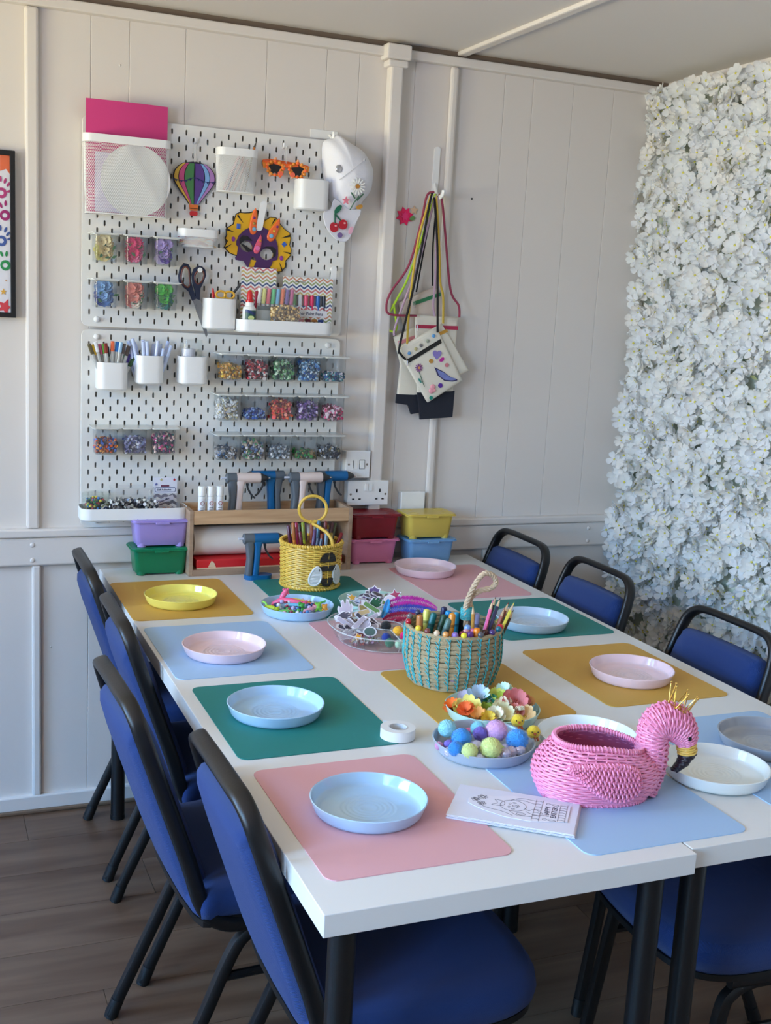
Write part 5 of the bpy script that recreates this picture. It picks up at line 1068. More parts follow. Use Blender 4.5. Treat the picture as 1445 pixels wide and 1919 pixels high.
BP = [('plum', (120, 50, 90), -.062, .004, -.07, .01), ('orange', (236, 140, 60), -.058, -.02, -.05, -.02), ('raspberry', (206, 50, 100), -.045, -.02, -.07, 0), ('burgundy', (130, 30, 60), -.036, -.04, -.08, 0), ('hot pink', (232, 60, 120), -.04, .0, -.05, .02), ('lime tipped', (196, 220, 60), -.026, -.02, -.04, .03), ('charcoal', (60, 66, 70), -.022, .01, -.05, .04), ('lilac', (150, 110, 170), -.012, .02, -.02, .04), ('purple', (116, 70, 140), -.016, -.045, .06, .02), ('salmon', (236, 130, 90), -.002, -.012, -.01, .03), ('slate blue', (90, 110, 150), -.004, -.05, .06, .02), ('denim', (70, 110, 150), .002, -.056, .09, .02), ('sky', (110, 170, 210), .012, -.02, .02, .03), ('rust', (196, 90, 60), .014, -.054, .02, 0), ('crimson', (170, 30, 50), .022, -.005, .03, .02), ('teal', (30, 110, 110), .026, .03, .01, .03), ('brick', (150, 50, 40), .034, -.03, .01, .02), ('black', (30, 30, 32), .03, .02, .05, .05), ('golden', (240, 190, 50), .04, .0, .06, .04), ('maroon', (90, 26, 40), .044, -.02, .08, .02), ('olive', (110, 124, 70), .052, -.01, .1, .02), ('navy', (50, 70, 120), .054, .016, .09, .03), ('rose', (226, 100, 140), .046, .03, .05, .05), ('pale blue', (150, 180, 200), .03, -.06, .0, .0), ('mustard', (220, 190, 80), .044, -.05, .03, .0), ('scarlet', (186, 30, 44), .058, -.028, .18, -.02)]
def pen(label, x, y, z, d, c, ln, grp, r=.0042, capfrac=.28):
    t = thing('marker', label, 'pen', (x, y, z), 0, grp); d = Vector(d).normalized(); b = mat('pen_%d_%d_%d' % c, c, .35)
    G().tube([d*0, d*ln*(1-capfrac)], r*.9, 8).ob('barrel', b, t); cpo = G().tube([d*ln*(1-capfrac), d*ln*.985, d*ln], [r*1.08, r*1.0, r*.6], 8).ob('cap', mat('pencap_%d_%d_%d' % c, tuple(int(q*.72) for q in c), .3), t)
    return t
for i, (nm, c, dx, dy, tx, ty) in enumerate(BP):
    ln = .168+.012*math.sin(i*1.7)-(.018 if dy < -.04 else 0)+(.006 if ty > .03 else 0)
    pen(f'{nm} felt pen standing in the yellow bee basket', BX+dx*.8-tx*.11, BY+dy*.8-ty*.11, ZT+.008, (tx*1.9+.5*dx, ty*1.4, 1), c, ln, 'felt pens in the bee basket', r=.005)
# seagrass basket
SX, SY, SH = .630, -1.162, .124
SG = mat('seagrass', (168, 150, 116), .85, bump=.9, bscale=220, var=.28, vscale=120); TQ = mat('turquoise_twine', (70, 176, 184), .6); ROPE = mat('jute_rope', (200, 178, 150), .9, bump=.5, bscale=300, var=.15, vscale=200)
t = thing('seagrass_basket', 'round seagrass basket stitched with turquoise twine, with a rope loop handle, full of crayons', 'basket', (SX, SY, ZT+.0018))
def sr(z): q = z/SH; return .083+.0185*min(1, q*2.2)**.7-.002*max(0, q-.6)
nco = 13
for k in range(nco):
    z = .005+(SH-.009)*k/(nco-1); n = 72
    G().tube([((sr(z)+.0008*math.sin(i*5+k))*math.cos(2*PI*i/n), (sr(z)+.0008*math.sin(i*5+k))*math.sin(2*PI*i/n), z+.0008*math.sin(i*.8+k*2)) for i in range(n)], .0053, 7, True).ob('coil', SG, t)
g = G().lathe([(0, 0), (.082, 0), (.098, .06), (.097, .06), (.08, .003), (0, .003)], 40); g.ob('base', SG, t)
g = G(); nst = 30
for i in range(nst):
    th = 2*PI*i/nst
    for k in range(nco-1):
        za = .005+(SH-.009)*k/(nco-1); zb = .005+(SH-.009)*(k+1)/(nco-1); P = lambda a, z, o=.006: ((sr(z)+o)*math.cos(a), (sr(z)+o)*math.sin(a), z)
        g.tube([P(th+.012*math.sin(k), za), P(th+.006, (za+zb)/2, .0045), P(th-.01*math.sin(k), zb)], .0014, 5)
        if (i+k) % 5: g.tube([P(th, za+.002, .0062), P(th-.075, zb+.001, .0056)], .0011, 4)
    g.tube([P(th, SH-.006), P(th-.02, SH+.001, 0), P(th-.03, SH-.004, -.006)], .0012, 4); g.tube([P(th, SH-.006), P(th+.06, SH, .001)], .0012, 4)
stuff(g.ob('twine_stitching', TQ, t))
# beads along the rim
for i, (a, c) in enumerate(((-165, (240, 210, 60)), (-150, (120, 60, 60)), (-137, (226, 200, 170)), (-126, (230, 160, 90)), (-104, (236, 226, 50)), (-82, (90, 90, 96)), (-62, (74, 50, 110)), (-44, (20, 110, 130)), (-32, (200, 30, 50)), (-20, (236, 222, 200)), (-10, (214, 196, 80)), (165, (190, 30, 50)), (140, (110, 106, 110)), (118, (60, 60, 90)))):
    o = G().sph((sr(SH)*.985*math.cos(R(a)), sr(SH)*.985*math.sin(R(a)), SH+.0042), .0067, 14, 9).ob('wooden_bead', mat('bead_%d_%d_%d' % c, c, .2, coat=.4), t); o['label'] = 'wooden bead on the rim'
rp_ = [(.026, -.008, .110), (.021, -.008, .150), (.023, -.008, .172), (.032, -.010, .200), (.046, -.012, .226), (.060, -.014, .2375), (.078, -.015, .231), (.086, -.015, .215), (.076, -.012, .203), (.052, -.006, .196), (.036, .0, .180), (.03, .0, .150), (.032, 0, .112)]
core = cr(rp_, 10); n = len(core)
g = G()
for s in range(3):
    pts = []
    for i in range(n):
        tn = core[min(i+1, n-1)]-core[max(i-1, 0)]; tn.normalize(); u = tn.cross(Vector((.3, -1, .1))).normalized(); w_ = tn.cross(u); a = 2*PI*(i/10.0+s/3); pts.append(core[i]+(u*math.cos(a)+w_*math.sin(a))*.0031)
    g.tube(pts, .0033, 6)
ho = g.ob('rope_handle', ROPE, t)
g = G(); [g.tube([(.0265+.0125*math.cos(a), -.004+.0095*math.sin(a), .137+.0036*k+.0012*math.sin(a)) for a in [2*PI*i/18 for i in range(18)]], .0021, 5, True) for k in range(7)]; g.tube([(.0265, -.004, .135), (.0265, -.004, .161)], .0105, 10); g.ob('handle_whipping', TQ, t)
# pencils
PE = [('ochre', (200, 150, 70), .040, -.05, .027, .172), ('pale orange', (226, 160, 120), .046, .03, .049, .178), ('pink', (236, 110, 160), .030, -.062, .07, .181), ('lavender grey', (150, 144, 170), .040, -.04, .078, .180), ('indigo', (60, 56, 90), .036, -.058, .089, .186), ('blue', (60, 110, 160), .05, -.04, .09, .170), ('black', (34, 34, 38), .06, -.01, .094, .181), ('dusty rose', (190, 120, 110), .044, -.062, .10, .164), ('chestnut', (120, 50, 40), .05, -.058, .110, .175), ('yellow', (236, 220, 90), .048, -.066, .121, .175), ('sea green', (20, 110, 110), .06, -.056, .114, .158), ('grey brown', (120, 110, 104), .072, -.03, .124, .162), ('dark brown', (90, 60, 44), .072, -.048, .127, .155)]
for nm, c, bx, by, tx, tz in PE:
    b0 = Vector((bx*.75, by*.85, .012)); e = Vector((tx, by*.6, tz+.004)); ln = (e-b0).length; d = (e-b0)/ln
    t = thing('pencil', f'{nm} colouring pencil with sharpened tip up in the seagrass basket', 'pencil', Vector((SX, SY, ZT))+b0, 0, 'colouring pencils in the seagrass basket')
    G().tube([d*0, d*(ln-.02)], .0036, 6).ob('shaft', mat('pencil_%d_%d_%d' % c, c, .3), t, False); G().tube([d*(ln-.02), d*(ln-.006)], [.0036, .0013], 8).ob('wood_tip', mat('pencil_wood', (222, 190, 150), .7), t); G().tube([d*(ln-.006), d*ln], [.0013, .0003], 6).ob('lead', mat('pencil_%d_%d_%d' % c, c, .3), t)
CRY = [('tan', (190, 120, 60), -.074, .012, -.09), ('teal', (20, 110, 110), -.06, .03, .9), ('dark green', (40, 80, 60), -.05, .02, 1.3), ('grey green', (90, 120, 110), -.05, -.01, 1.2), ('amber', (230, 150, 50), -.018, -.01, .25), ('turquoise blue', (20, 140, 200), -.006, .03, .2), ('cyan', (40, 160, 200), .008, .014, .1), ('lilac', (150, 120, 200), -.036, -.082, -.05), ('wine red', (130, 16, 40), -.018, -.078, 0), ('violet', (110, 60, 140), -.003, -.084, 0), ('orange', (250, 140, 30), .014, -.080, 0), ('dark brown', (80, 40, 34), .034, -.078, .03), ('periwinkle', (120, 160, 220), .004, -.056, .0), ('rose pink', (220, 110, 140), .012, -.065, .02), ('light pink', (226, 160, 170), -.004, -.066, .0), ('royal blue', (30, 100, 190), .04, .02, .05), ('black', (24, 24, 26), .028, .02, .02), ('pale violet', (170, 170, 210), .052, .0, .03), ('lemon', (226, 220, 110), -.046, .05, .1), ('navy', (40, 40, 80), .002, .06, .05)]
for i, (nm, c, dx, dy, lean) in enumerate(CRY):
    top = SH+.012+(.012 if dy > -.05 else -.002)+(.006 if nm in ('orange', 'periwinkle', 'amber') else 0)
    t = thing('crayon', f'{nm} round ended crayon in the seagrass basket', 'crayon', (SX+dx, SY+dy, ZT+.03), 0, 'crayons in the seagrass basket'); d = Vector((lean*.25, 0, 1)).normalized(); ln = top-.03
    G().tube([d*0, d*(ln-.006), d*(ln-.002), d*ln], [.0075, .0075, .0062, .003], 12).ob('stick', mat('crayon_%d_%d_%d' % c, c, .28), t); G().tube([d*(ln-.03), d*(ln-.024)], .0078, 12).ob('wrapper_edge', mat('crayonw_%d_%d_%d' % c, tuple(int(q*.7) for q in c), .5), t)
# ------------------------------------------------------------------ clear snack tray with craft bits
TX, TY = .604, -.857
t = thing('snack_tray', 'round clear compartment tray of craft bits on the pink mat', 'tray', (TX, TY, ZT+.0018)); n = 80
def tr_(r, a, b): return [((r+(.006*abs(math.cos(2.5*x)))*b)*math.cos(x), (r+(.006*abs(math.cos(2.5*x)))*b)*math.sin(x), a) for x in [2*PI*i/n for i in range(n)]]
G().loft([tr_(.112, .001, 0), tr_(.118, .004, .3), tr_(.136, .036, 1), tr_(.139, .0385, 1), tr_(.1375, .0388, 1), tr_(.134, .036, 1), tr_(.116, .005, .3), tr_(.11, .003, 0)]).ob('tray', CLEARG, t)
g = G().lathe([(.036, .003), (.040, .034), (.038, .036), (.034, .004)], 40)
for k in range(5):
    a = R(-98+72*k); u = Vector((math.cos(a), math.sin(a), 0)); v = Vector((-u.y, u.x, 0)); pts = []
    for r, z in ((.04, .003), (.04, .034), (.134, .036), (.116, .003)): pts.append(u*r+Vector((0, 0, z)))
    for sgn, oo in ((1, .0008),): g.loft([[p+v*.0008 for p in pts], [p-v*.0008 for p in pts]])
g.ob('dividers', CLEARG, t)
CRIM = clear('clear_rim', (.95, .96, .97), .38)
g = G().tube(tr_(.137, .0385, 1), .0016, 6, True).tube(tr_(.114, .003, .2), .0012, 6, True).tube([(.039*math.cos(2*PI*i/40), .039*math.sin(2*PI*i/40), .035) for i in range(40)], .0012, 6, True)
for k in range(5): a = R(-98+72*k); g.tube([(.04*math.cos(a), .04*math.sin(a), .0345), (.136*math.cos(a), .136*math.sin(a), .0365), (.116*math.cos(a), .116*math.sin(a), .004)], .0013, 6)
g.ob('rim', CRIM, t)
def pom(label, x, y, z, r, c, group='pompoms', tinsel=False, sc=(1, 1, 1)):
    g = G(); rg = random.Random(label)
    g.sph((0, 0, 0), r*.95, 40, 28, sc, jit=.05, rg=rg)
    for i in range(420 if tinsel else 1300):
        d = Vector((rg.gauss(0, 1), rg.gauss(0, 1), rg.gauss(0, 1))).normalized(); u = d.orthogonal().normalized()*r*(.022 if not tinsel else .035); d = Vector((d.x*sc[0], d.y*sc[1], d.z*sc[2])); L_ = rg.uniform(.98, 1.13 if not tinsel else 1.28)
        g.add([d*r*.86+u, d*r*.86-u, d*r*L_+d.orthogonal()*r*.06*rg.uniform(-1, 1)], [(0, 1, 2)])
    o = g.ob('pompom', mat(('tinsel_' if tinsel else 'fluff_')+'%d_%d_%d' % c, c, .9 if not tinsel else .3, .4 if tinsel else 0, sheen=.0 if tinsel else .5)); o.location = (x, y, z); return tag(o, label, 'pompom', group)
zb = ZT+.006
for nm, c, dx, dy, r, z in (('golden yellow', (240, 180, 40), .004, -.060, .0125, .034), ('cobalt blue', (30, 60, 150), -.022, -.052, .011, .018), ('magenta', (226, 20, 110), .014, -.076, .011, .026), ('dark green', (40, 120, 90), -.026, -.084, .0115, .014), ('mint and white', (190, 226, 196), -.006, -.098, .012, .014), ('coral pink', (246, 110, 150), .024, -.108, .012, .014), ('small pink', (246, 130, 170), .038, -.094, .008, .024), ('orange yellow', (236, 170, 60), .042, -.106, .0075, .012), ('lilac', (150, 80, 170), .054, -.088, .010, .018)):
    pom(f'{nm} pompom in the front compartment of the clear snack tray', TX+dx, TY+dy, zb+z, r, c, 'pompoms in the snack tray')
pom('large black pompom in the front compartment of the clear snack tray', TX+.043, TY-.058, zb+.030, .0145, (18, 18, 20), 'pompoms in the snack tray'); pom('smaller black pompom behind the magenta one in the clear snack tray', TX+.026, TY-.056, zb+.026, .012, (18, 18, 20), 'pompoms in the snack tray')
pom('black pompom alone in the middle compartment of the clear snack tray', TX-.0, TY+.004, zb+.028, .0125, (18, 18, 20), 'pompoms in the snack tray')
heap('gems, sequins and wooden bits in the left compartment of the clear snack tray', 'craft_bits', 'craft bits', TX-.068, ZT+.004, .3, [(150, 60, 50), (190, 170, 120), (120, 140, 130), (190, 190, 196), (160, 120, 150)], 'mix', 150, .062, .085, .06, TY-.052-YP)
heap('grey shells and dark gems in the right compartment of the clear snack tray', 'craft_bits', 'craft bits', TX+.055, ZT+.004, .34, [(150, 146, 140), (70, 66, 86), (210, 200, 180), (196, 200, 204)], 'disc', 90, .07, .06, .06, TY-.025-YP)
def cut(name, label, P, x, y, z, n, spin, c1, c2, group, cat='foam shape', th=.0018):
    t = thing(name, label, cat, (x, y, z), 0, group); t.rotation_euler = rot_to(n, spin).to_euler()
    G().prism(P, 0, th).ob('white_edge', mat('foam_white', (232, 226, 232), .6), t, False); k = cen(P)
    G().prism([(k[0]+(a-k[0])*.8, k[1]+(b-k[1])*.8) for a, b in P], th, th+.0004).ob('print', mat('foam_%d_%d_%d' % c2, c2, .5), t, False); return t
paw = [(-.012, -.03), (.012, -.03), (.016, -.01), (.02, .012), (.014, .02), (.012, .01), (.008, .028), (.002, .03), (.0, .014), (-.006, .028), (-.012, .024), (-.01, .008), (-.018, .012), (-.02, .004), (-.014, -.012)]
strp = rrect(-.034, -.008, .034, .008, .005, 3); hexa = starp(0, 0, .02, .014, 6)
cut('foam_shape', 'pale grey lilac hand-like foam shape leaning at the back left of the snack tray', paw, TX-.074, TY+.088, ZT+.052, (-.25, -1, .35), 0, 0, (206, 192, 206), 'foam shapes in the snack tray')
sc_ = lambda P, k: [(a*k, b*k) for a, b in P]
for i in range(18):
    cut('foam_shape', 'striped black and white foam shape at the left of the clear snack tray', sc_(strp if i % 3 else paw, .72), TX-.098+.017*(i % 5)+.004*(i//5), TY+.006+.021*(i % 4), ZT+.018+.0017*i, (rnd.uniform(-.5, .3), -.8, rnd.uniform(.3, 1)), rnd.uniform(-1.4, 1.4), 0, (80, 76, 92) if i % 2 else (180, 170, 184), 'striped foam shapes')
cut('foam_shape', 'grey green sparkling foam shape in the left compartment of the snack tray', ellp(0, 0, .017, .013, 12), TX-.052, TY-.022, ZT+.030, (-.2, -.8, .6), 0, 0, (84, 110, 104), 'foam shapes in the snack tray')
cut('foam_shape', 'orange yellow star foam shape in the left compartment of the snack tray', starp(0, 0, .012, .006, 5), TX-.09, TY-.045, ZT+.026, (-.2, -.8, .6), .3, 0, (226, 160, 50), 'foam shapes in the snack tray')
for i, (nm, c) in enumerate((('dark green', (40, 100, 70)), ('leaf green', (110, 150, 90)), ('tan and green', (180, 160, 100)), ('cream and brown', (210, 180, 130)))):
    cut('foam_shape', f'{nm} foam animal leaning at the back of the clear snack tray', sc_([paw, strp, paw, strp][i], .8), TX+.006-.014*i, TY+.096-.014*(i % 2), ZT+.046+.006*(3-i), (-.1, -.9, .5), .4*i-1, 0, c, 'foam animals at the back of the snack tray')
def feather(label, pts, c1, w, n=90):
    t = thing('feather', label, 'feather', pts[0]); o = Vector(pts[0]); P = [p-o for p in cr(pts, 12)]; G().tube(P, .0006, 5).ob('quill', mat('quill_%d' % c1[0], c1, .6), t); g = G(); rg = random.Random(label)
    for i in range(n*24):
        u = rg.random(); k = u*(len(P)-2); a = P[int(k)]; tn = (P[int(k)+1]-a).normalized(); s = rg.choice((-1, 1)); sd = tn.cross(Vector((.35, .8, -.3)) if s > 0 else Vector((-.35, -.8, .3))).normalized()
        L_ = w*(math.sin(PI*min(1, u*.9+.08))**.6)*rg.uniform(.6, 1.1); d = (sd+tn*.55+Vector((rg.uniform(-.3, .3), rg.uniform(-.5, .5), rg.uniform(-.2, .3)))).normalized(); b = a+d*L_*.5+Vector((0, 0, .001)); e = a+d*L_-Vector((0, 0, L_*.12)); q = tn*.0004
        g.add([a-q, a+q, b+q*1.3, e, b-q*1.3], [(0, 1, 2, 3, 4)])
    stuff(g.ob('barbs', mat('barbs_%d_%d_%d' % c1, c1, .8, var=.3, vscale=80), t, False))
feather('magenta feather lying across the back right of the snack tray', [(TX+.03, TY+.09, ZT+.058), (TX+.07, TY+.075, ZT+.074), (TX+.115, TY+.055, ZT+.072), (TX+.15, TY+.035, ZT+.058)], (206, 50, 170), .018)
feather('blue and violet feather under the magenta one at the snack tray', [(TX+.03, TY+.08, ZT+.048), (TX+.075, TY+.06, ZT+.058), (TX+.12, TY+.04, ZT+.056), (TX+.155, TY+.02, ZT+.048)], (76, 84, 190), .015)
feather('sky blue feather standing at the back of the snack tray', [(TX+.022, TY+.08, ZT+.03), (TX+.03, TY+.078, ZT+.055), (TX+.034, TY+.076, ZT+.08)], (60, 160, 220), .010, 60)
feather('crimson feather at the right compartment of the snack tray', [(TX+.015, TY+.06, ZT+.03), (TX+.05, TY+.045, ZT+.044), (TX+.1, TY+.02, ZT+.046)], (170, 30, 70), .016)
# ------------------------------------------------------------------ plate of beads and stretchy toys
PX, PY = .467, -.588
TOY = [('pink', (246, 100, 140), [(-.052, .05, .012), (-.03, .04, .024), (-.004, .018, .026), (.02, .004, .022)], .008), ('pink', (246, 110, 150), [(-.030, .046, .028), (-.022, .045, .040), (-.018, .046, .046)], .0075), ('yellow', (240, 220, 90), [(-.012, .04, .026), (.012, .022, .026), (.030, .008, .022)], .0055), ('coral', (240, 120, 90), [(.016, .010, .022), (.034, .0, .022), (.054, -.006, .020)], .005), ('sky blue', (120, 190, 220), [(-.030, .012, .018), (-.006, .0, .020), (.014, -.012, .018)], .007), ('green', (90, 180, 80), [(.03, .012, .022), (.054, .002, .022), (.076, .004, .026)], .0028), ('yellow green', (190, 210, 50), [(-.082, .008, .018), (-.072, -.012, .020), (-.062, -.022, .018)], .0075), ('lime', (150, 220, 90), [(-.086, .022, .03), (-.080, .014, .026), (-.078, .006, .02)], .003), ('light green', (130, 210, 100), [(-.058, -.028, .016), (-.04, -.034, .016), (-.016, -.04, .016)], .0045), ('pale pink', (240, 170, 190), [(.0, -.05, .018), (.02, -.044, .02), (.036, -.034, .022)], .006), ('leaf green', (70, 170, 70), [(-.004, -.03, .018), (.002, -.028, .026)], .0075), ('apple green', (130, 200, 70), [(.042, -.04, .018), (.046, -.03, .026)], .0075), ('orange', (240, 160, 60), [(.058, -.038, .018), (.062, -.034, .022)], .007)]
seen = {}
for nm, c, pts, r in TOY:
    seen[nm] = seen.get(nm, 0)+1; t = thing('stretchy_toy', f'{nm} soft rubber toy animal in the pale blue plate' if seen[nm] == 1 else f'{nm} rubber toy head raised at the back of the pale blue plate', 'toy', (PX, PY, ZT)); p = cr(pts, 4); n = len(p)
    G().tube(p, [r*(.55+.45*math.sin(PI*(i+.7)/(n+.4))) for i in range(n)], 10).ob('body', mat('toy_%d_%d_%d' % c, c, .35, sss=.1), t)
    g = G(); q = p[-1]; g.sph(q, r*1.05, 10, 7)
    for sx in (-1, 1): g.sph(q+Vector((sx*r*.75, 0, r*.75)), r*.42, 8, 6)
    g.ob('head', mat('toy_%d_%d_%d' % c, c, .35), t)
    g = G(); [g.tube([p[k], p[k]+Vector((sx*r*1.2, -r*.7, -r*.7))], [r*.4, r*.3], 6) for k in (1, n-2) for sx in (-1, 1)]; g.ob('limbs', mat('toy_%d_%d_%d' % c, c, .35), t)
BC = [('white', (232, 232, 238)), ('pale pink', (240, 200, 210)), ('blue', (70, 130, 190)), ('lilac', (190, 180, 220)), ('green', (60, 150, 80)), ('dark red', (150, 50, 70)), ('navy', (40, 60, 110)), ('pearl', (214, 220, 230))]
bead_proto = {}
for i in range(104):
    nm, c = BC[i % 8]; a = rnd.random()*6.3; q = .068*math.sqrt(rnd.random()); 
    if nm not in bead_proto: bead_proto[nm] = G().sph((0, 0, 0), .0052, 12, 8).mesh('bead', mat('bead_%d_%d_%d' % c, c, .25, coat=.3))
    o = bpy.data.objects.new('bead', bead_proto[nm]); COL.objects.link(o); z = .0095+.004*(i % 3)+(.006 if q < .05 else 0); o.location = (PX+q*math.cos(a), PY+q*math.sin(a), ZT+z); s = rnd.uniform(.75, 1.15); o.scale = (s, s, s)
    tag(o, f'small {nm} bead among the toys in the pale blue plate', 'bead', f'{nm} beads in the pale blue plate')
# ------------------------------------------------------------------ mint plate of foam stickers
MX, MY = .678, -.592
FS = [((90, 70, 110), 10), ((150, 60, 90), 4), ((214, 206, 220), 14), ((110, 84, 130), 8), ((120, 150, 80), 3), ((90, 84, 96), 7)]
nmz = ['dark purple', 'berry red', 'pale lilac', 'violet', 'leafy green', 'black']; k = 0
for ci, (c, num) in enumerate(FS):
    for i in range(num):
        a = rnd.random()*6.3; q = .060*math.sqrt(rnd.random()); k += 1
        cut('foam_sticker', f'white edged {nmz[ci]} printed foam sticker heaped in the mint plate', sc_([strp, ellp(0, 0, .018, .012, 10), paw, rrect(-.026, -.006, .026, .006, .004, 3)][k % 4], .62), MX+q*math.cos(a), MY+q*math.sin(a), ZT+.009+.0007*k*(1-q/.1), (rnd.uniform(-.5, .5), rnd.uniform(-.7, .3), 1), rnd.random()*6, 0, c, f'{nmz[ci]} foam stickers in the mint plate', 'foam sticker')
cut('foam_sticker', 'golden yellow star sticker at the left of the mint plate', starp(0, 0, .014, .007, 5), MX-.058, MY+.012, ZT+.030, (-.1, -.6, .8), 0, 0, (214, 160, 60), 'single stickers', 'foam sticker')
cut('foam_sticker', 'berry pink star sticker raised at the right of the mint plate', starp(0, 0, .019, .009, 5), MX+.058, MY-.004, ZT+.036, (-.3, -.7, .6), .2, 0, (176, 70, 100), 'single stickers', 'foam sticker')
cut('foam_sticker', 'plain pale pink round sticker at the right of the mint plate', ellp(0, 0, .018, .017, 14), MX+.030, MY-.036, ZT+.030, (-.3, -.7, .6), 0, 0, (222, 206, 214), 'single stickers', 'foam sticker')
cut('foam_sticker', 'purple flower sticker raised at the back of the mint plate', hexa, MX+.020, MY+.05, ZT+.032, (-.3, -.7, .5), 0, 0, (100, 80, 130), 'single stickers', 'foam sticker')
# ------------------------------------------------------------------ grey plate of pompoms
POM = [(.464, -1.491, .017, 'large pale aqua', (150, 214, 226)), (.479, -1.516, .012, 'small grey mint', (160, 206, 206)), (.512, -1.487, .008, 'small hot pink', (246, 120, 170)), (.522, -1.503, .0145, 'pale turquoise', (140, 212, 230)), (.468, -1.543, .0185, 'large azure blue', (60, 150, 226)), (.440, -1.578, .014, 'azure blue front left', (50, 140, 220)), (.515, -1.526, .014, 'violet glittery', (120, 104, 200)), (.545, -1.531, .021, 'large lilac pink', (222, 170, 216)), (.458, -1.596, .015, 'pale lime front', (206, 220, 140)), (.498, -1.600, .0195, 'large pale lime', (214, 226, 140)), (.522, -1.592, .011, 'small lime', (200, 220, 140)), (.563, -1.578, .020, 'large azure blue right hand', (60, 150, 226)), (.428, -1.535, .008, 'small dusty pink', (214, 150, 190)), (.444, -1.541, .010, 'small violet', (130, 110, 200)), (.484, -1.563, .006, 'tiny white', (230, 224, 210))]
for x, y, r, nm, c in POM: pom(f'{nm} pompom in the grey plate', x, y, max(ZT+.006+r, .752+r*.75 if r > .0135 else .744+r), r, c, 'pompoms in the grey plate')
for i, (x, y, r) in enumerate(((.482, -1.572, .0125), (.525, -1.622, .0115), (.545, -1.612, .0105), (.566, -1.607, .011), (.463, -1.628, .0095), (.418, -1.572, .009), (.504, -1.624, .008), (.543, -1.588, .009), (.584, -1.575, .012), (.446, -1.556, .008))): x = .516+(x-.516)*.86+.002; y = -1.539+(y+1.539)*.8+.003; pom('pale silver lilac tinsel pompom between the fluffy ones in the grey plate', x, y, ZT+.008+r, r, (214, 210, 228), 'tinsel pompoms in the grey plate', True)
for (x, y, z, nm) in ((.600, -1.512, .775, 'behind the large lilac pink pompom'), (.610, -1.555, .768, 'at the right rim of the grey plate')):
    t = thing('fluffy_chick', f'yellow fluffy toy chick with brown beak {nm}', 'toy chick', (x, y, z)); pom('x', 0, 0, 0, .0125, (236, 206, 50), None).parent = t
    o = kids(t)[0]; o.name = 'body'; [o.__delitem__(q) for q in ('label', 'category') if q in o]
    G().tube([(-.004, -.012, .001), (-.006, -.017, 0)], [.003, .0006], 6).ob('beak', cm((176, 84, 30)), t); G().sph((-.009, -.010, .004), .0014, 6, 4).sph((.002, -.0125, .004), .0014, 6, 4).ob('eyes', INK, t); G().tube([(-.002, -.008, -.008), (-.003, -.013, -.013)], .0022, 5).tube([(.003, -.008, -.008), (.004, -.013, -.013)], .0022, 5).ob('feet', cm((176, 84, 30)), t)
# ------------------------------------------------------------------ mint plate of fabric flowers
FL = [('orange', (246, 120, 40), .537, -1.368, .016, 8, 2), ('pale yellow', (240, 228, 120), .558, -1.392, .021, 5, 1), ('orange', (240, 110, 50), .538, -1.418, .014, 7, 2), ('apricot', (246, 180, 100), .560, -1.432, .017, 6, 2), ('lilac white', (214, 204, 222), .576, -1.343, .015, 6, 1), ('pale sky blue', (190, 216, 236), .594, -1.362, .022, 7, 2), ('olive green', (130, 156, 40), .585, -1.408, .017, 6, 1), ('lime yellow', (222, 228, 110), .628, -1.372, .021, 6, 2), ('mint white', (210, 236, 220), .664, -1.342, .016, 6, 2), ('cream', (240, 234, 190), .606, -1.434, .023, 6, 2), ('cream', (236, 226, 196), .626, -1.412, .018, 5, 2), ('dusty rose', (220, 130, 130), .651, -1.407, .024, 6, 2), ('red', (196, 40, 50), .676, -1.384, .014, 6, 1), ('peach', (246, 196, 140), .682, -1.403, .015, 6, 2), ('teal', (50, 150, 130), .612, -1.380, .012, 5, 1), ('apricot', (240, 200, 140), .655, -1.446, .018, 5, 1), ('golden yellow', (236, 200, 70), .569, -1.452, .013, 7, 2), ('pale blue green', (190, 220, 226), .676, -1.362, .014, 6, 1), ('butter yellow', (244, 236, 150), .545, -1.385, .017, 6, 2), ('tangerine', (250, 140, 60), .548, -1.405, .015, 6, 2), ('coral', (230, 110, 100), .668, -1.396, .016, 6, 2), ('moss green', (110, 150, 60), .598, -1.398, .014, 5, 1), ('ivory', (246, 240, 214), .590, -1.444, .016, 6, 2), ('spring green', (190, 214, 90), .640, -1.388, .016, 6, 2), ('salmon pink', (236, 150, 140), .640, -1.432, .017, 6, 2)]
seen = {}
for i, (nm, c, x, y, r, n, ly) in enumerate(FL):
    seen[nm] = seen.get(nm, 0)+1
    r *= 1.22; o = petal_flower(n, r, r*(.95 if n < 7 else .7), .42, ly).ob('fabric_flower', [mat('petal_%d_%d_%d' % c, c, .7), mat('fheart_%d' % (i % 3), ((226, 190, 80), (240, 230, 190), (200, 120, 60))[i % 3], .7)], None, True, 0, 60)
    o.location = (x, y, ZT+.018+.006*(i % 3)); o.rotation_euler = rot_to((rnd.uniform(-.5, .2), rnd.uniform(-.8, -.1), .9), rnd.random()*6).to_euler()
    tag(o, f'{nm} fabric flower in the mint plate in front of the seagrass basket' if seen[nm] == 1 else f'{nm} fabric flower nearer the front rim of the mint plate below the seagrass basket', 'flower', 'fabric flowers in the mint plate')
g = G()
for k in range(8): g.tube(cr([(.632+.002*k, -1.44, ZT+.03), (.634+.002*k, -1.445-.003*(k % 3), ZT+.042), (.637+.0016*k, -1.452, ZT+.036)], 3), .0008, 4)
o = g.ob('flower_stamens', mat('stamen_cream', (236, 224, 190), .6)); tag(o, 'bunch of cream stamens lying among the flowers in the mint plate', 'stamens', None, 'stuff')
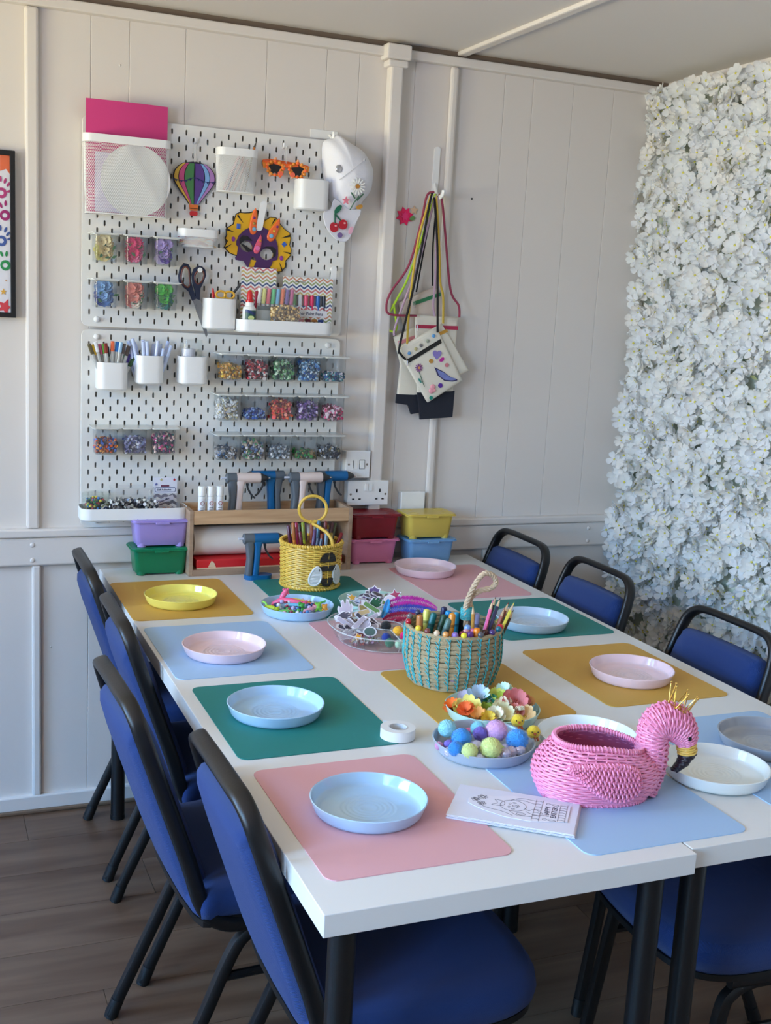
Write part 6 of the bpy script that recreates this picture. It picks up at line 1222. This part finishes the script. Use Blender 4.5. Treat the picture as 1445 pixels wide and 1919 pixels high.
# ------------------------------------------------------------------ tape, cards
t = thing('tape_roll', 'small white roll of tape lying between the teal and pink mats', 'tape', (.389, -1.437, ZT+.002)); G().lathe([(.019, 0), (.033, 0), (.033, .019), (.019, .019)], 40, closed=True).ob('tape', mat('tape_white', (236, 234, 232), .4), t, ang=30); G().lathe([(.0165, 0), (.0188, 0), (.0188, .0194), (.0165, .0194)], 32, closed=True).ob('core', mat('tape_core', (214, 212, 212), .5), t); G().add([(-.004, .0326, .001), (-.004, .0326, .018), (-.016, .0345, .021), (-.017, .034, .003)], [(0, 1, 2, 3)]).add([(-.004, .0332, .001), (-.004, .0332, .018), (-.016, .0351, .021), (-.017, .0346, .003)], [(3, 2, 1, 0)]).ob('loose_end', mat('tape_white', (236, 234, 232)), t, False)
A = [Vector((.400, -1.670)), Vector((.562, -1.790)), Vector((.497, -1.892)), Vector((.328, -1.790))]
cx = sum((a.x for a in A))/4; cy = sum((a.y for a in A))/4; u = (A[1]-A[0]).normalized(); ang = math.atan2(u.y, u.x); PWm = mat('card_white', (226, 226, 238), .7)
for k in range(7):
    o = G().box((-.1, -.0605, 0), (.1, .0605, .0009)).ob('paper_sheet', PWm, None, False); o.location = (cx+.0015*math.sin(k*2), cy+.0015*math.cos(k*3), ZT+.0018+.0010*k); o.rotation_euler = (0, 0, ang+.006*math.sin(k*4))
    tag(o, 'top plain white sheet of the paper stack, under the printed cut-out' if k == 6 else 'plain white sheet inside the paper stack beside the front pink mat', 'paper', 'sheets of the paper stack')
t = thing('printed_cutout', 'cut-out white card with an outline drawing and HAPPY EASTER lettering on the paper stack', 'card', (cx, cy, ZT+.0092), ang)
op = [(-.078, .008), (-.070, .026), (-.056, .034), (-.040, .030), (-.012, .044), (.028, .044), (.076, .040), (.086, .036), (.086, -.022), (.030, -.040), (-.012, -.038), (-.045, -.026), (-.066, -.014), (-.076, -.006)]
G().prism(op, 0, .001).ob('card', mat('cutout_white', (232, 230, 240), .7), t, False, .0003)
g = G(); LW = .00034
def ln(pts, cl=False, k=4): g.tube([(a, b, .0011) for a, b in [(q.x, q.y) for q in cr([(x, y, 0) for x, y in pts], k, cl)]], LW, 4, cl)
for x in (.030, .041, .070, .081): ln([(x, -.036 if x < .05 else -.026), (x, .042 if x < .05 else .037)], k=1)
for q in range(7): ln([(.030, -.030+.011*q), (.0355, -.028+.011*q), (.041, -.030+.011*q)], k=2); ln([(.070, -.022+.009*q), (.0755, -.020+.009*q), (.081, -.022+.009*q)], k=2)
ln(ellp(-.004, .006, .021, .020, 14), True); ln(ellp(-.010, .012, .0018, .0028, 8), True, 2); ln(ellp(-.010, .0, .0018, .0028, 8), True, 2); ln(ellp(-.001, .006, .0045, .0028, 8), True, 2); ln([(.002, .012), (.006, .006), (.002, 0)]); ln(ellp(-.003, .017, .003, .0018, 8), True, 2); ln(ellp(-.003, -.006, .003, .0018, 8), True, 2)
ln([(-.01, .026), (.006, .038), (.03, .036)]); ln([(-.002, .03), (.012, .030), (.03, .024)]); ln([(-.008, -.014), (.006, -.026), (.03, -.024)]); ln(ellp(.012, -.020, .007, .004, 10), True, 2); ln([(.014, .004), (.022, -.004), (.03, .004), (.04, -.002), (.046, -.010), (.038, -.016), (.026, -.014), (.018, -.008)], False)
ln([(-.036, .02), (-.03, .008), (-.038, -.002), (-.022, .0), (-.018, .008), (-.022, .018), (-.036, .02)]); ln([(-.07, .016), (-.05, -.012), (-.02, -.02), (.0, -.03)])
for x, y, r in ((-.056, .022, .007), (-.066, .010, .006), (-.054, -.002, .006)):
    ln(ellp(x, y, r*.45, r*.45, 8), True, 2)
    for q in range(6): a = q*PI/3; ln(ellp(x+r*.8*math.cos(a), y+r*.8*math.sin(a), r*.4, r*.3, 6, a), True, 2)
for y in (.032, -.026):
    ln(ellp(.050, y, .0035, .0028, 8), True, 2); ln([(.054, y), (.062, y+.002), (.068, y-.001), (.06, y-.003), (.054, y)])
INKG = mat('print_ink_grey', (70, 68, 84), .6); stuff(g.ob('outline_drawing', INKG, t, False))
for body, x in (('HAPPY', .0515), ('EASTER', .0625)): text(body, .0125, t, INKG, Matrix.Translation((x, .004, .0012)) @ Matrix.Rotation(PI/2, 4, 'Z'))
# ------------------------------------------------------------------ pink flamingo basket
PK = mat('pink_cane', (240, 148, 184), .38); PKD = mat('pink_lining', (196, 100, 144), .8)
FA = R(-15); t = thing('flamingo_basket', 'pink wicker flamingo basket wearing a gold crown', 'basket', (.614, -1.752, ZT+.0012), FA); t.scale = (.89, 1, 1.07)
def ff(th, z, o):
    q = z/.086; s = .84+.30*math.sin(PI*min(1, q*.95+.08))**.8-.06*q; a = .112 if math.cos(th) > 0 else .104; c, sn = math.cos(th), math.sin(th); e = .86
    x = a*s*math.copysign(abs(c)**e, c)+o*c; y = .064*s*math.copysign(abs(sn)**e, sn)+o*sn
    return (x-.004*(1-q), y, z*(1-.16*max(0, c)*q)+.004)
weave(G(), ff, [.003+.0041*k for k in range(21)], 38, .0023, .0013).ob('weave', PK, t); stakes(G(), ff, .0, .084, 38, .0019).ob('stakes', PK, t)
G().loft([[ff(2*PI*i/56, z, -.003) for i in range(56)] for z in (0, .02, .045, .065, .078)], True, False).ob('lining', PKD, t)
rim = [ff(2*PI*i/64, .087, 0) for i in range(64)]; g = G().tube(rim, .0040, 6, True); wrap_rim(g, rim, .0036, .0022, 84); g.ob('rim', PK, t)
rim = [ff(2*PI*i/64, -.001, .001) for i in range(64)]; g = G().tube(rim, .0030, 6, True); wrap_rim(g, rim, .0028, .002, 84); g.ob('base_rim', PK, t)
nk = cr([(.090, 0, .012), (.104, 0, .045), (.110, 0, .075), (.108, 0, .098), (.114, 0, .114), (.134, 0, .121), (.158, 0, .113), (.172, 0, .098), (.177, 0, .084)], 8)
nr = cr([(.034, 0, 0), (.033, 0, 0), (.0285, 0, 0), (.0275, 0, 0), (.028, 0, 0), (.0285, 0, 0), (.028, 0, 0), (.0235, 0, 0), (.017, 0, 0)], 8)
G().tube(nk, [q.x-.0012 for q in nr], 16, ref=(1, 0, 0)).ob('neck_core', PK, t)
g = G(); N = len(nk); tot = sum((nk[i+1]-nk[i]).length for i in range(N-1)); turns = 56
for k in range(turns):
    s = (k+.5)/turns*(N-1); i = int(s); c = nk[i].lerp(nk[min(i+1, N-1)], s-i); r = nr[i].x*(1-(s-i))+nr[min(i+1, N-1)].x*(s-i); tn = (nk[min(i+1, N-1)]-nk[max(i, 0)] if i < N-1 else nk[N-1]-nk[N-2]).normalized(); v = Vector((0, 1, 0)); u = v.cross(tn).normalized()
    g.tube([c+u*(r+.0016*math.cos(7*a+PI*k))*math.cos(a)+v*(r+.0016*math.cos(7*a+PI*k))*math.sin(a) for a in [2*PI*j/42 for j in range(42)]], .0022, 5, True, cap=False)
g.ob('neck', PK, t)
g = G()
for j in range(14):
    a = 2*PI*(j+.5)/14; pts = []
    for i in range(0, N, 4): tn = (nk[min(i+1, N-1)]-nk[max(i-1, 0)]).normalized(); u = Vector((0, 1, 0)).cross(tn).normalized(); pts.append(nk[i]+u*nr[i].x*math.cos(a)+Vector((0, 1, 0))*nr[i].x*math.sin(a))
    g.tube(pts, .002, 5)
g.ob('neck_stakes', PK, t)
for s in (1, -1):          # wings: woven teardrop on each side
    W_ = [(-.072, .064), (-.05, .068), (-.02, .070), (.02, .070), (.05, .064), (.064, .048), (.060, .030), (.042, .020), (.016, .018), (-.014, .028), (-.044, .046)]
    def wp(x, z, o): th = math.acos(max(-1, min(1, (x+.004)/.118))); q = ff(th, z, o); return (x, s*(abs(q[1])+.005+o), z)
    edge = [wp(q.x, q.y, .001) for q in cr([(a, b, 0) for a, b in W_], 5, True)]; w_ = G().tube(edge, .0034, 6, True); wrap_rim(w_, edge, .003, .002, 60); w_ = w_.ob('wing', PK, t)
    g = G(); ed = [(q.x, q.y) for q in cr([(a, b, 0) for a, b in W_], 5, True)]
    for k in range(30):
        x = -.066+.0043*k; zs_ = [b0+(b1-b0)*(x-a0)/(a1-a0) for (a0, b0), (a1, b1) in zip(ed, ed[1:]+ed[:1]) if (a0-x)*(a1-x) < 0]
        if len(zs_) >= 2: z0_, z1_ = min(zs_), max(zs_); g.tube([wp(x-.004*(i/6-.5), z0_+(z1_-z0_)*i/6, .0035+.0016*math.cos(i*PI+k*PI)) for i in range(7)], .0021, 5)
    g.ob('wing_strands', PK, w_)
    e_ = G().sph((.170, s*.0232, .100), .0054, 12, 8).ob('eye', mat('eye_black', (12, 12, 14), .1), t)
g = G()
for k in range(5):
    c = Vector((.176+.0012*k, 0, .0845-.0038*k)); g.tube([c+Vector((.0165*math.cos(a)+.0012*math.cos(5*a+k*PI), (.0165)*math.sin(a), .003*math.cos(a))) for a in [2*PI*j/30 for j in range(30)]], .0023, 5, True, cap=False)
g.tube([(.176, 0, .088), (.180, 0, .066)], .014, 12).ob('beak_band', mat('beak_yellow', (232, 190, 90), .4), t)
g = G()
for k in range(8):
    f_ = 1-.085*k; c = Vector((.181-.0005*k-.00035*k*k, 0, .0655-.0036*k)); g.tube([c+Vector((.0155*f_*math.cos(a), .0148*f_*math.sin(a)+.001*math.cos(6*a+k*PI), .002*math.cos(a))) for a in [2*PI*j/26 for j in range(26)]], .0025, 5, True, cap=False)
g.tube([(.181, 0, .067), (.176, 0, .052), (.160, 0, .036)], [.0135, .011, .005], 12); g.ob('beak', mat('beak_black', (34, 24, 34), .35), t)
cb = Vector((.150, 0, .1375)); ax = Vector((.42, 0, 1)).normalized(); U = Vector((1, 0, -.42)).normalized(); V = Vector((0, 1, 0)); g = G(); cp = lambda a, r, h: cb+U*r*math.cos(a)+V*r*math.sin(a)+ax*h
g.tube([cp(2*PI*i/24, .0185, 0) for i in range(24)], .0012, 6, True); g.tube([cp(2*PI*i/24, .0195, .006) for i in range(24)], .0009, 6, True)
for k in range(7):
    a = 2*PI*k/7; g.tube([cp(a-.44, .0188, .002), cp(a, .0275, .034)], .0009, 5).tube([cp(a+.44, .0188, .002), cp(a, .0275, .034)], .0009, 5).sph(cp(a, .0278, .0355), .0022, 8, 6); g.tube([cp(a-.22, .021, .012), cp(a+.22, .021, .012)], .0007, 5).sph(cp(a+.45, .0195, .004), .0017, 6, 5)
g.ob('crown', GOLD, t); G().sph(cp(PI*.9-2.2, .017, .008), .004, 8, 6).sph(cp(PI*1.4, .017, .008), .0036, 8, 6).ob('crown_stones', mat('stone_amber', (190, 90, 40), .15), t)
t2 = None
